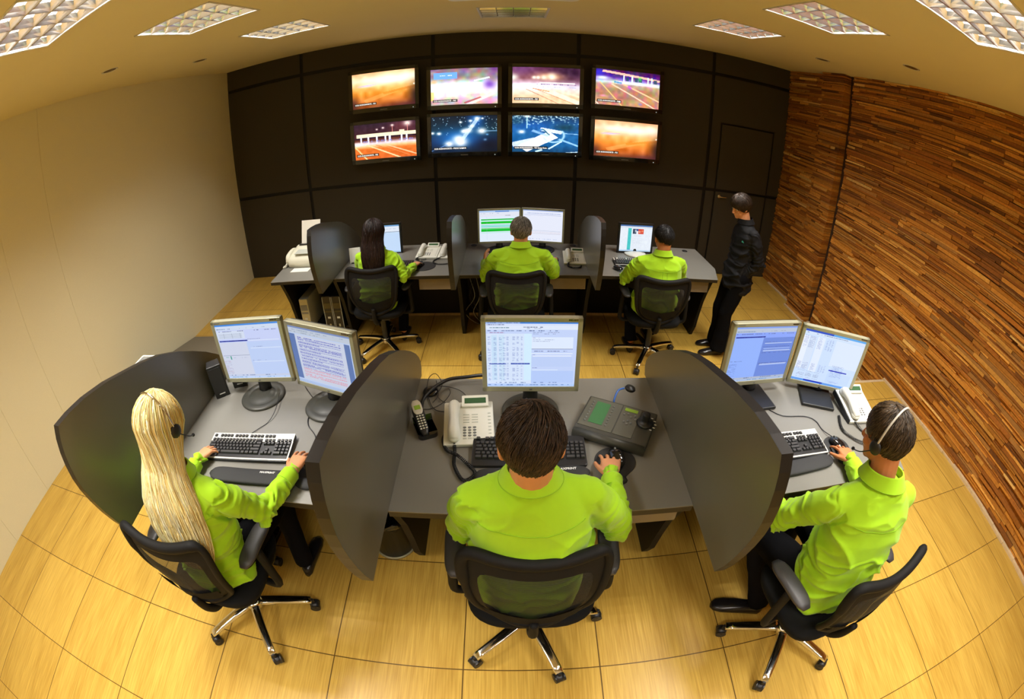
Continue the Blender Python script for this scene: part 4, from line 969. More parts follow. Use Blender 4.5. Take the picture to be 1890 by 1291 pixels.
cb = thing('cable_tangle', 'tangle of thin black cables behind the white desk telephone', 'cables', (-.33, 1.70, DK))
for pts in ([(-.398, 1.742, .02), (-.392, 1.812, .05), (-.36, 1.83, .06), (-.331, 1.805, .02), (-.345, 1.76, .006)], [(-.347, 1.804, .008), (-.291, 1.79, .012), (-.238, 1.763, .01), (-.21, 1.723, .006), (-.206, 1.66, .006)], [(-.388, 1.727, .006), (-.366, 1.662, .006), (-.337, 1.624, .006), (-.29, 1.612, .006)],
            [(-.356, 1.769, .006), (-.336, 1.708, .01), (-.295, 1.673, .006), (-.24, 1.650, .006)], [(-.30, 1.79, .006), (-.285, 1.73, .02), (-.31, 1.67, .015), (-.36, 1.635, .006), (-.40, 1.63, .006)], [(-.36, 1.82, .03), (-.35, 1.77, .02), (-.34, 1.72, .012), (-.36, 1.68, .006)]):
    c_ = MB(); c_.tube([(a + .33, b - 1.70, c) for a, b, c in pts], .0018, n=6); c_.build('cable', M_BLACK, cb)
# joystick console
r = thing('camera_control_console', 'dark grey camera control console with joystick and green displays', 'control console', (.437, 1.494, DK + .0005), R_(-27.0))
W, D = .315, .235; Tt = T(0, 0, .026, rx=R_(5))
mb = MB(); mb.box((0, 0, 0), (W, D, .036), M=Tt, bev=.006); mb.build('case', M_GREY, r)
mb = MB(); mb.tube([(-W / 2 + .004, -D / 2 + .012, .004), (W / 2 - .004, -D / 2 + .012, .004)], .021, n=14, M=Tt, raw=True); mb.build('palm_bar', M_GREY, r)
for a, b in ((-W / 2 + .006, .0), (.002, .088)):
    mb = MB(); mb.box(((a + b) / 2, .018, .0185), (b - a - .003, D - .055, .003), M=Tt, bev=.001); mb.build('key_plate', M_GREY2, r)
mb = MB(); mb.box((-.082, .022, .021), (.062, .135, .001), M=Tt); mb.build('large_display', M_LCDG, r)
mb = MB(); mb.box((.044, .088, .021), (.058, .019, .001), M=Tt); mb.build('small_display', M_LCDY, r)
mb = MB()
for sx in (-.128, -.036):
    for j in range(8): mb.ball((sx, .082 - j * .0175, .021), (.005, .004, .0025), n=8, M=Tt)
for j, (a, b) in enumerate(((.02, .055), (.036, .062), (.052, .048), (.068, .06), (.075, .04), (.03, .012), (.045, .002), (.06, .012), (.045, .022))): mb.ball((a, b, .021), (.006, .006, .0028), n=10, M=Tt)
mb.build('round_buttons', M_GREYB, r)
mb = MB(); mb.lathe([(.036, .0), (.038, .005), (.030, .012), (.018, .014), (.016, .03), (.0175, .052), (.015, .056), (.001, .057)], 28, M=Tt @ Matrix.Translation((.118, .038, .018))); mb.build('joystick', M_BLACK, r)
mb = MB()
for k in range(5):
    a = R_(60 - k * 26); mb.box((.118 + .045 * math.cos(a), .038 + .045 * math.sin(a), .0195), (.010, .004, .001), M=Tt)
mb.build('dial_marks', M_WHITE, r)
# gooseneck microphone of the console
r = thing('gooseneck_microphone', 'small round black microphone on a bent blue stalk behind the console', 'microphone', (.455, 1.625, DK + .0005))
mb = MB(); mb.lathe([(.001, 0), (.012, 0), (.012, .02), (.001, .02)], 14); mb.tube([(0, 0, .015), (-.003, .01, .05), (.02, .05, .072), (.05, .06, .078)], .0045, n=8); mb.build('stalk', M_BLUE, r)
mb = MB(); mb.lathe([(.001, -.006), (.022, -.006), (.026, .0), (.022, .008), (.001, .012)], 24, M=T(.076, .055, .078, ry=R_(12))); mb.build('head', M_BLACK, r)

# --- left front desk
keyboard('keyboard with a silver top edge under the blond woman\'s hands', -1.162, 1.312, R_(4.5), DK)
wrist_rest('black wrist rest beside the blond woman\'s right sleeve', -1.08, 1.150, R_(3), DK, tx=.175)
mouse_pad('black mouse pad half hidden by the leaf screen on the left front desk', -.80, 1.215, R_(-10), DK)
mouse('black mouse under the blond woman\'s right hand', -.815, 1.255, R_(0), DK, cab=[(-.815, 1.31, DK + .02), (-.859, 1.425, DK + .004), (-.919, 1.495, DK + .004), (-.938, 1.564, DK + .004), (-.909, 1.631, DK + .004), (-.94, 1.68, DK + .004), (-.98, 1.713, DK + .004), (-1.047, 1.792, DK + .004)])
kc = thing('keyboard_cable', 'thin black cable running from the silver-edged keyboard to the monitor foot', 'cable', (-1.2, 1.43, DK))
cable(kc, [(-1.205, 1.405, DK + .004), (-1.175, 1.45, DK + .004), (-1.142, 1.50, DK + .004), (-1.128, 1.56, DK + .016), (-1.14, 1.64, DK + .02), (-1.156, 1.70, DK + .026)], .0018)
def speaker(label, x, y, rz, lean, z):
    r = thing('desktop_speaker', label, 'speaker', (x, y, z + .0005), rz, group='black desktop speakers')
    A = Matrix.Rotation(lean, 4, 'X')
    mb = MB(); mb.prism([(-.042, -.03), (.042, -.03), (.036, .045), (-.036, .045)], .0, .19, M=A, bev=.004); mb.build('cabinet', M_BLACK, r)
    mb = MB(); mb.box((0, -.0315, .105), (.068, .003, .145), M=A, bev=.001); mb.build('grille', M_RUBBER, r)
    mb = MB(); mb.box((0, -.032, .024), (.034, .002, .005), M=A); mb.build('badge', M_WTEXT, r)
    return r
speaker('black desktop speaker beside the leaf screen, the nearer of the pair', -1.535, 1.705, R_(38), R_(0), DK)
speaker('black desktop speaker half hidden behind the left monitor edge', -1.455, 1.800, R_(20), R_(0), DK)
r = thing('document_printer', 'pale grey office printer showing above the far left leaf screen', 'printer', (-1.985, 1.62, DK + .0005), R_(0))
mb = MB(); mb.box((0, 0, .09), (.38, .34, .18), bev=.012); mb.build('body', M_LGREY, r)
mb = MB(); mb.box((0, .02, .186), (.34, .25, .012), bev=.004); mb.build('lid', M_GREYB, r)
mb = MB()
for sx, sy, dx, dy in ((-1, 0, .012, .32), (1, 0, .012, .32), (0, 1, .37, .012)): mb.box((sx * .178, sy * .155, .188), (dx, dy, .014), bev=.002)
mb.build('lid_rim', M_WHITE, r)
mb = MB(); mb.box((.05, .158, .2), (.06, .012, .012), bev=.002); mb.build('latch', M_BLACK, r)

# --- right front desk
keyboard('keyboard with a silver top edge beside the leaf screen on the right front desk', 1.205, 1.305, R_(1), DK)
wrist_rest('plain black wrist rest on the right front desk', 1.215, 1.178, R_(4), DK, txt=False)
mouse_pad('black mouse pad under the right hand of the man with the white headband', 1.515, 1.245, R_(-2), DK, s=.92)
mouse('black mouse held by the man near the stone wall', 1.515, 1.275, R_(12), DK, cab=[(1.51, 1.33, DK + .018), (1.495, 1.397, DK + .004), (1.49, 1.465, DK + .004), (1.442, 1.507, DK + .004), (1.308, 1.525, DK + .004), (1.243, 1.587, DK + .004), (1.2, 1.65, DK + .004)])
desk_phone('white desk telephone at the right end of the front row', 1.815, 1.525, R_(-4), DK, black_side=True,
           curl=[(1.735, 1.43, DK + .02), (1.75, 1.365, DK + .009), (1.775, 1.308, DK + .009), (1.74, 1.285, DK + .009), (1.735, 1.262, DK + .009), (1.70, 1.262, DK + .011), (1.655, 1.303, DK + .010), (1.622, 1.382, DK + .009), (1.665, 1.485, DK + .009)])

# --- back row
keyboard('black keyboard in front of the dark-haired woman', -1.13, 3.985, R_(0), DB, silver=False)
mouse_pad('round black mouse pad beside the dark-haired woman\'s hand', -.80, 3.955, 0, DB, 'disc')
mouse('black mouse under the dark-haired woman\'s hand', -.835, 3.985, 0, DB)
desk_phone('white desk telephone behind the round mouse pad, the left one of two touching', -.80, 4.255, R_(-4), DB, curl=[(-.87, 4.16, DB + .02), (-.90, 4.12, DB + .009), (-.85, 4.10, DB + .009), (-.80, 4.12, DB + .009)])
desk_phone('white desk telephone half hidden by a leaf screen, the right one of two touching', -.585, 4.235, R_(-4), DB, curl=[(-.655, 4.14, DB + .02), (-.72, 4.07, DB + .009), (-.70, 4.0, DB + .009), (-.60, 3.985, DB + .009), (-.54, 4.01, DB + .009)])
desk_phone('white desk telephone to the right of the grey-haired man', .575, 4.085, R_(-2), DB, curl=[(.51, 3.98, DB + .02), (.50, 3.93, DB + .009), (.54, 3.885, DB + .009), (.60, 3.895, DB + .009), (.62, 3.94, DB + .009)])
keyboard('keyboard hidden in front of the grey-haired man', .08, 4.02, 0, DB, silver=False)
mouse('black mouse under the grey-haired man\'s right hand', .395, 4.045, 0, DB)
keyboard('keyboard with a silver top edge left of the short-haired man in the back row', 1.165, 4.04, R_(-1), DB)
mouse('black mouse left of the short-haired man\'s elbow in the back row', .945, 3.88, R_(30), DB)
r = thing('photo_stand', 'small pale picture stand between the leaf screen and the dark-haired woman', 'picture stand', (-1.50, 4.10, DB + .0005), R_(10))
mb = MB(); mb.box((0, .02, .075), (.11, .008, .15), M=Matrix.Rotation(R_(-10), 4, 'X')); mb.build('card', M_PAPER, r)
mb = MB(); mb.box((0, .03, .004), (.08, .07, .008)); mb.build('foot', M_BLACK, r)
# fax machine
r = thing('fax_machine', 'cream fax machine with paper sticking up on the back row side counter', 'fax machine', (-2.06, 4.21, DB + .0005), R_(-3))
mb = MB(); mb.loft([((0, -.14, .03), (.16, 0, 0), (0, 0, .028)), ((0, -.12, .05), (.17, 0, 0), (0, 0, .048)), ((0, .0, .07), (.172, 0, 0), (0, 0, .068)), ((0, .10, .085), (.172, 0, 0), (0, 0, .083)), ((0, .15, .085), (.165, 0, 0), (0, 0, .080)), ((0, .16, .08), (.155, 0, 0), (0, 0, .07))], 32, pw=5); mb.build('body', M_FAX, r)
mb = MB(); mb.box((.02, -.04, .142), (.22, .10, .01), M=Matrix.Rotation(R_(6), 4, 'X'), bev=.003); mb.build('control_panel', M_LGREY, r)
mb = MB(); mb.box((.01, .085, .168), (.25, .03, .012), bev=.002); mb.build('paper_slot', M_BLACK, r)
mb = MB(); mb.prism([(-.11, 0), (.11, 0), (.11, .26), (-.11, .26)], 0, .001, M=T(.01, .10, .15, rx=R_(72))); mb.build('standing_sheet', M_PAPER, r)
mb = MB(); mb.tube([(-.178, -.11, .05), (-.182, -.08, .10), (-.182, .03, .13), (-.182, .11, .10)], [.022, .026, .019, .026], n=12, res=5); mb.ball((-.182, -.10, .055), (.024, .03, .03)); mb.ball((-.182, .11, .10), (.024, .03, .03)); mb.build('handset', M_FAX, r)
mb = MB(); mb.tube([(-.182, -.12, .05), (-.20, -.15, .02), (-.23, -.14, .006), (-.24, -.10, .006), (-.215, -.10, .008), (-.20, -.13, .008)], .006, n=8); mb.build('cord', M_FAX, r)
r = thing('paper_sheet', 'loose white sheet of paper lying in front of the fax machine', 'paper', (-2.06, 4.005, DB + .0008), R_(-2))
mb = MB(); mb.box((0, 0, .001), (.20, .10, .0015)); mb.v = [(a, b, c) for a, b, c in mb.v]; mb.build('sheet', M_PAPER, r)
# computer towers
def tower(label, x, y, z, mt, light, rz=0, h=.36):
    r = thing('computer_tower', label, 'computer', (x, y, z + .0005), rz, group='computer towers under the side counter')
    mb = MB(); mb.box((0, .19, h / 2), (.095, .38, h), bev=.005); mb.build('case', mt, r)
    mb = MB(); mb.box((0, -.003, h / 2), (.092, .008, h - .004), bev=.002); mb.build('front_panel', light if light else M_BLACK, r)
    mb = MB(); mb.box((0, -.0085, h * .72), (.075, .003, .06)); mb.box((0, -.0085, h * .55), (.075, .003, .02)); mb.build('drive_bay', M_BLACKG if not light else M_GREYB, r)
    mb = MB(); mb.box((.0, -.009, h * .36), (.03, .003, .02)); mb.build('emblem', M_LGREY, r)
    if not light:
        mb = MB(); mb.box((0, -.009, h * .12), (.018, .003, .03)); mb.build('label_sticker', M_SILVER, r)
        mb = MB(); mb.box((-.044, -.009, h / 2), (.004, .004, h - .01)); mb.box((.044, -.009, h / 2), (.004, .004, h - .01)); mb.build('side_trim', M_LGREY, r)
    return r
tower('beige computer tower on the shelf below the fax machine', -2.085, 3.97, .111, M_LGREY, M_SILVER, h=.34)
tower('black computer tower on the shelf, the left one of the two black ones', -1.820, 3.97, .111, M_BLACK, None)
tower('black computer tower on the shelf, the right one of the two black ones', -1.718, 3.97, .111, M_BLACK, None)
# waste bin
r = thing('waste_bin', 'round black waste bin with a bag under the middle front desk', 'waste bin', (-.62, 1.42, STEP + .0005))
mb = MB(); mb.lathe([(.105, 0), (.135, .30), (.142, .305), (.142, .295), (.128, .29), (.10, .01), (.001, .01)], 36); mb.build('bucket', M_BLACK, r)
mb = MB(); mb.lathe([(.108, 0), (.114, 0), (.114, .012), (.108, .012)], 36); mb.build('base_ring', M_SILVER, r)
mb = MB(); rr = random.Random(2)
mb.lathe([(.128, .25), (.147, .312), (.140, .325), (.12, .29), (.09, .24), (.001, .22)], 30); mb.v = [(a + rr.uniform(-.006, .006), b + rr.uniform(-.006, .006), c + rr.uniform(-.008, .008)) for a, b, c in mb.v]; mb.build('bin_bag', M_BLACKG, r)
r = thing('power_adapter', 'small black box under the left front desk near the leaf screen', 'power adapter', (-.84, 1.30, STEP + .0005), R_(20))
mb = MB(); mb.box((0, 0, .04), (.12, .07, .08), bev=.006); mb.build('case', M_BLACK, r); mb = MB(); mb.tube([(0, .035, .03), (.0, .07, .01), (-.03, .12, .004), (-.05, .2, .004)], .004); mb.build('lead', M_BLACK, r)
# wires hanging below the back row
r = thing('cable_bundle', 'bundle of grey wires hanging below the middle desk of the back row', 'cables', (-.36, 4.18, 0))
rr = random.Random(9)
for k in range(5):
    a = rr.uniform(-.05, .05); mb = MB(); mb.tube([(a, .1, .70), (a + rr.uniform(-.04, .04), .02, .55), (a + rr.uniform(-.06, .06), -.03, .35), (a + rr.uniform(-.06, .06), .0, .16), (a + .06, .05, .006), (a + .18, .08, .005)], .0035); mb.build('wire', M_LGREY if k % 2 else M_BLACK, r)

# ================================================================== CHAIRS
def task_chair(label, x, y, rz, z, base_rot, recline=0.0, arms=True, proto=None):
    r = thing('office_chair', label, 'chair', (x, y, z), rz, group='black mesh-backed office chairs')
    SH = .455
    mb = MB(); prof = []
    for (t, hw, hd, zz) in ((0, .19, .18, SH - .045), (1, .235, .225, SH - .035), (2, .245, .235, SH - .005), (3, .235, .225, SH + .015), (4, .19, .18, SH + .022)):
        prof.append(((0, .02, zz), (hw, 0, 0), (0, hd, 0)))
    mb.loft(prof, 36, pw=3.6); mb.build('seat', M_FABRIC, r)
    # back rest surface
    zb, zt = SH + .02, .905
    def P(u, v, off=0.0):       # u -1..1 across, v 0..1 up
        hw = .175 + .052 * math.sin(min(1, v * 1.15) * PI / 2) - (.20 * max(0, .12 - v)) 
        yy = -.195 - recline * v + .05 * u * u - .035 * math.sin(v * PI) - .02 * (1 - v)
        zz = zb + (zt - zb) * v - (.035 * (1 - u * u) * (v > .5) * (v - .5) * 2) + (.045 * u * u * (1 - v) ** 2)
        return (u * hw, yy + off, zz)
    def ring(a, b):
        pts = []
        for i in range(14): pts.append(P(-a + 2 * a * i / 14, 1 - b))
        for i in range(10): pts.append(P(a, 1 - b - (1 - 2 * b) * i / 10))
        for i in range(14): pts.append(P(a - 2 * a * i / 14, b))
        for i in range(10): pts.append(P(-a, b + (1 - 2 * b) * i / 10))
        return pts
    def soften(pts, k=2):
        for _ in range(k): pts = [tuple((Vector(pts[i - 1]) + Vector(pts[i]) * 2 + Vector(pts[(i + 1) % len(pts)])) / 4) for i in range(len(pts))]
        return pts
    o = soften(ring(1, 0), 3)
    fr = MB(); fr.tube(o, [.015 + .007 * (i < 14 or i > 44) for i in range(len(o))], n=10, closed=True, res=2); fr.build('backrest_frame', M_FRAME, r)
    inn = soften(ring(.80, .17), 3); n = len(o)
    bd = MB(); bd.add([*o, *inn], [(i, (i + 1) % n, n + (i + 1) % n, n + i) for i in range(n)], 0, True); bd.build('backrest_border', M_FRAME, r)
    net = MB(); G_ = 16
    cen = P(0, .5); rings_ = [inn]
    vs = []
    for k in range(8):
        f = 1 - k / 8
        for i, q in enumerate(inn):
            u = q[0] / .22 * f; q2 = Vector(cen) + (Vector(q) - Vector(cen)) * f; q2.y = cen[1] + (q[1] - cen[1]) * f * f
            vs.append(tuple(q2))
    vs.append(cen)
    net.add(vs, [(k * n + i, k * n + (i + 1) % n, (k + 1) * n + (i + 1) % n, (k + 1) * n + i) for k in range(7) for i in range(n)] + [(7 * n + i, 7 * n + (i + 1) % n, 8 * n) for i in range(n)], 0, True); net.build('backrest_net', M_NET, r)
    lb = MB()
    lb.add([P(-.78 + 1.56 * i / 12, .13 + .0 * j, -.012) if j == 0 else P(-.82 + 1.64 * i / 12, .34 - .05 * (1 - abs(-1 + i / 6)), -.012) for j in range(2) for i in range(13)], [(i, i + 1, 13 + i + 1, 13 + i) for i in range(12)], 0, True); lb.build('lumbar_pad', M_FABRIC, r)
    sp = MB(); sp.tube([(0, -.02, SH - .075), (0, -.17, SH - .085), (0, -.235, SH - .02), (0, -.245 - recline * .3, SH + .09)], [.024, .022, .02, .016], n=10); sp.build('back_bracket', M_FRAME, r)
    if arms:
        for s in (-1, 1):
            a = MB(); rg = []
            for i in range(11):
                t = -1 + 2 * i / 10; e = max(.2, 1 - abs(t) ** 5) ** .5; rg.append(((s * (.272 + .008 * t), .01 + t * .125, SH + .205 + .006 * (1 - t * t)), (.038 * e, 0, 0), (0, 0, .014 * e)))
            a.loft(rg, 16, pw=2.6); pad = a.build('armrest', M_ARM, r)
            a = MB(); a.tube([(s * .285, -.015, SH + .195), (s * .295, -.02, SH + .05), (s * .285, -.02, SH - .05), (s * .15, .0, SH - .062)], [.020, .020, .018, .016], n=8); a.build('armrest_bracket', M_FRAME, pad)
    m_ = MB(); m_.box((0, .0, SH - .075), (.2, .22, .05), bev=.012); m_.build('tilt_mechanism', M_BLACK, r)
    m_ = MB(); m_.cyl((0, 0, .11), (0, 0, SH - .08), .026, n=18); m_.cyl((0, 0, .24), (0, 0, SH - .09), .018, n=18); m_.build('gas_column', M_BLACK, r)
    m_ = MB(); m_.lathe([(.03, .075), (.05, .08), (.052, .12), (.035, .135), (.028, .135)], 24); m_.build('base_hub', M_CHROME, r)
    for k in range(5):
        a = math.radians(base_rot + 72 * k) - rz; A = Matrix.Rotation(a, 4, 'Z')
        lg = MB(); rg = []
        for i in range(9):
            t = i / 8; xx = .03 + .280 * t; zz = .112 - .028 * t * t - .002; ww = .026 - .006 * t; hh = .016 - .005 * t
            rg.append((A @ Vector((xx, 0, zz)), A @ Vector((0, ww, 0)) if False else (A @ Vector((0, ww, 0))), Vector((0, 0, hh))))
        lg.loft(rg, 14, pw=3.2); lo_ = lg.build('leg', M_CHROME, r)
        cs = MB(); cp = A @ Vector((.313, 0, 0)); sd = A @ Vector((0, 1, 0))
        for s in (-1, 1): cs.cyl(cp + sd * s * .006 + Vector((0, 0, .0265)), cp + sd * s * .023 + Vector((0, 0, .0265)), .0255, n=20)
        cs.cyl(cp + Vector((0, 0, .03)), cp + Vector((0, 0, .085)), .008, n=10)
        hd_ = []
        cs.ball(tuple(cp + Vector((0, 0, .034))), (.027, .027, .024)); cs.build('caster', M_BLACK, lo_)
    return r
task_chair('mesh-backed office chair of the man in the middle of the front row', .068, .945, 0, STEP, 5)
task_chair('mesh-backed office chair of the blond woman at the left', -1.268, .872, R_(0), STEP, 16, recline=.04)
task_chair('mesh-backed office chair at the right, turned towards the stone wall side, with polished star base', 1.272, .700, R_(9), STEP, 19, recline=.05)
task_chair('mesh-backed office chair of the dark-haired woman in the back row', -1.19, 3.765, R_(0), 0, 20)
task_chair('mesh-backed office chair of the grey-haired man in the back row', .035, 3.605, R_(0), 0, 43)
task_chair('mesh-backed office chair of the short-haired man at the right of the back row', 1.235, 3.60, R_(-4), 0, 25, recline=.07)

# ================================================================== PEOPLE
def remesh(mb, name, mats, voxel, smooth=6, fn=None):
    me = mb.mesh(name + '_tmp', mats); o = bpy.data.objects.new(name + '_tmp', me); C.objects.link(o)
    r = o.modifiers.new('r', 'REMESH'); r.mode = 'VOXEL'; r.voxel_size = voxel; r.use_smooth_shade = True
    if smooth: s = o.modifiers.new('s', 'SMOOTH'); s.factor = .5; s.iterations = smooth
    bpy.context.view_layer.update()
    ev = o.evaluated_get(bpy.context.evaluated_depsgraph_get()); out = bpy.data.meshes.new_from_object(ev); out.name = name
    bpy.data.objects.remove(o); bpy.data.meshes.remove(me)
    if fn:
        n = len(out.vertices); co = np.empty(n * 3); out.vertices.foreach_get('co', co); nr = np.empty(n * 3); out.vertices.foreach_get('normal', nr)
        co = co.reshape(-1, 3); nr = nr.reshape(-1, 3); co = co + nr * fn(co)[:, None]; out.vertices.foreach_set('co', co.ravel()); out.update()
    out.materials.clear(); out.materials.append(mats)
    out.polygons.foreach_set('use_smooth', [True] * len(out.polygons))
    return out
def add_mesh(name, me, parent, label=None):
    o = bpy.data.objects.new(name, me); C.objects.link(o); o.parent = parent
    if label: o['label'] = label
    return o
def V(*a): return Vector(a)
def head_matrix(c, yaw, pitch=0, roll=0):      # local +Y is where the face looks; pitch down positive
    return Matrix.Translation(c) @ Matrix.Rotation(yaw, 4, 'Z') @ Matrix.Rotation(-pitch, 4, 'X') @ Matrix.Rotation(roll, 4, 'Y')
def hand(mb, w, d, n, side, curl=.5, spread=.13, s=1.0, thumb=.6):
    """w wrist, d towards the fingers, n palm normal (where the palm faces), side +1: thumb lies on cross(d, n) side"""
    d = d.normalized(); n = (n - d * n.dot(d)).normalized(); t = d.cross(n) * side
    mb.loft([(w - d * .02 * s, t * .026 * s, n * .019 * s), (w + d * .01 * s, t * .027 * s, n * .017 * s), (w + d * .035 * s, t * .036 * s, n * .017 * s), (w + d * .07 * s, t * .041 * s, n * .015 * s), (w + d * .092 * s, t * .040 * s, n * .012 * s)], 16, pw=2.6)
    for k, (off, L, r0) in enumerate(((.0315, .076, .0082), (.0105, .086, .0086), (-.0115, .080, .0082), (-.0325, .062, .0074))):
        p = w + d * (.088 - abs(k - 1.2) * .004) * s + t * off * s; dd = (d + t * spread * (1.2 - k) * .9).normalized(); c = curl * (1 + .12 * k); seg = [.44, .32, .24]; r_ = r0 * s
        for j in range(3):
            dd = (dd * math.cos(c * (.55, .75, .5)[j]) + n * math.sin(c * (.55, .75, .5)[j])).normalized(); q = p + dd * L * seg[j] * s
            mb.cap(p, q, r_, r_ * .9); p = q; r_ *= .9
    p = w + d * .022 * s + t * .028 * s; dd = (d * .62 + t * thumb + n * .25).normalized()
    for j, L in enumerate((.036, .032, .026)):
        q = p + dd * L * s; mb.cap(p, q, (.0125, .0105, .0095)[j] * s, (.0105, .0095, .008)[j] * s); p = q; dd = (dd + d * .35 + n * .12).normalized()
def strands(mb, gen, N, r, seg, R, sides=3):
    for _ in range(N):
        pts = gen(R)
        k = len(pts); mb.tube(pts, [r * (1 - .75 * (i / (k - 1)) ** 2) for i in range(k)], n=sides, raw=True, smooth=True)
def hair_mesh(name, mb, cols, R, parent, mt):
    me = mb.mesh(name, mt); nl = len(me.loops); ca = me.color_attributes.new('Col', 'FLOAT_COLOR', 'CORNER')
    cc = np.ones((nl, 4), np.float32); i = 0
    fc = getattr(mb, 'fc', None)
    arr = []
    for f, c in zip(mb.f, fc): arr += [c] * len(f)
    cc[:, :3] = np.array(arr, np.float32)[:, :3]; ca.data.foreach_set('color', cc.ravel())
    return add_mesh(name, me, parent)
def hair_mat(): return mat('hair_strands', (.1, .1, .1), .5, spec=.35, attr='Col')
def short_hair(parent, H, sc_, col, R, thick=.010, N=1500, strand=.032, front=52, side=84, back=122, whorl=True, grey=0.0, r=.0013, rough=.002):
    """cap of short hair around a head whose frame is H"""
    rx, ry, rz = .0765 * sc_, .096 * sc_, .094 * sc_
    def lim(ph):     # ph 0 at the face, pi at the nape
        c = math.cos(ph); 
        return math.radians(side + (front - side) * max(0, c) ** 1.3 + (back - side) * max(0, -c) ** .7)
    def pt(ph, th, off):
        x, y, z = math.sin(th) * math.sin(ph), math.sin(th) * math.cos(ph), math.cos(th)
        lower = max(0, th - PI / 2)
        return V(x * (rx + off) * (1 - .24 * lower), (y * (ry + off)) * (1 - .16 * lower) - .004 * sc_, z * (rz + off))
    mb = MB(); mb.fc = []
    n, k = 40, 16; vs = []
    for j in range(1, k + 1):
        for i in range(n):
            ph = 2 * PI * i / n; th = lim(ph) * j / k
            off = thick * (1 - .55 * (j / k) ** 3) + rough * noise.noise(Vector((math.cos(ph) * 3, math.sin(ph) * 3, th * 4)))
            vs.append(H @ pt(ph, th, off))
    for i in range(n):
        ph = 2 * PI * i / n; vs.append(H @ pt(ph, lim(ph) * 1.0, -.006))
    vs.append(H @ pt(0, 0, thick)); t_ = len(vs) - 1
    fs = [(j * n + i, j * n + (i + 1) % n, (j + 1) * n + (i + 1) % n, (j + 1) * n + i) for j in range(k) for i in range(n)] + [(t_, (i + 1) % n, i) for i in range(n)]
    mb.add(vs, fs, 0, True); dk = tuple(c * .55 for c in col); mb.fc += [dk] * len(fs)
    wh = (PI, .30)     # whorl: slightly behind the crown
    for _ in range(N):
        ph = R.uniform(0, 2 * PI); th = lim(ph) * (R.random() ** .62) * .99
        L = strand * R.uniform(.6, 1.25); pts = []; a, b = ph, th; sw = R.uniform(.25, .8) if whorl else R.uniform(-.2, .2)
        for q in range(6):
            u = q / 5; off = thick * (1 - .5 * (b / max(.4, lim(a))) ** 3) + .0015 + .0075 * u * R.uniform(.2, 1) * (1 if th < 1.2 else .6)
            pts.append(H @ pt(a, b, off)); b += L / 5 / .095 * (1 if b < PI * .62 else .6); a += sw * L / 5 / .095 / max(.35, math.sin(max(.1, b)))
        o = len(mb.f); kk = len(pts); mb.tube(pts, [r * (1 - .7 * (i / (kk - 1)) ** 2) for i in range(kk)], n=3, raw=True)
        c = R.choice((.5, .7, 1, 1.3, 1.8, 2.4)); g = R.random() < grey; cl = tuple(min(1, v * c) for v in col) if not g else (.45 * c, .44 * c, .42 * c); mb.fc += [cl] * (len(mb.f) - o)
    return hair_mesh('hair', mb, None, R, parent, hair_mat())
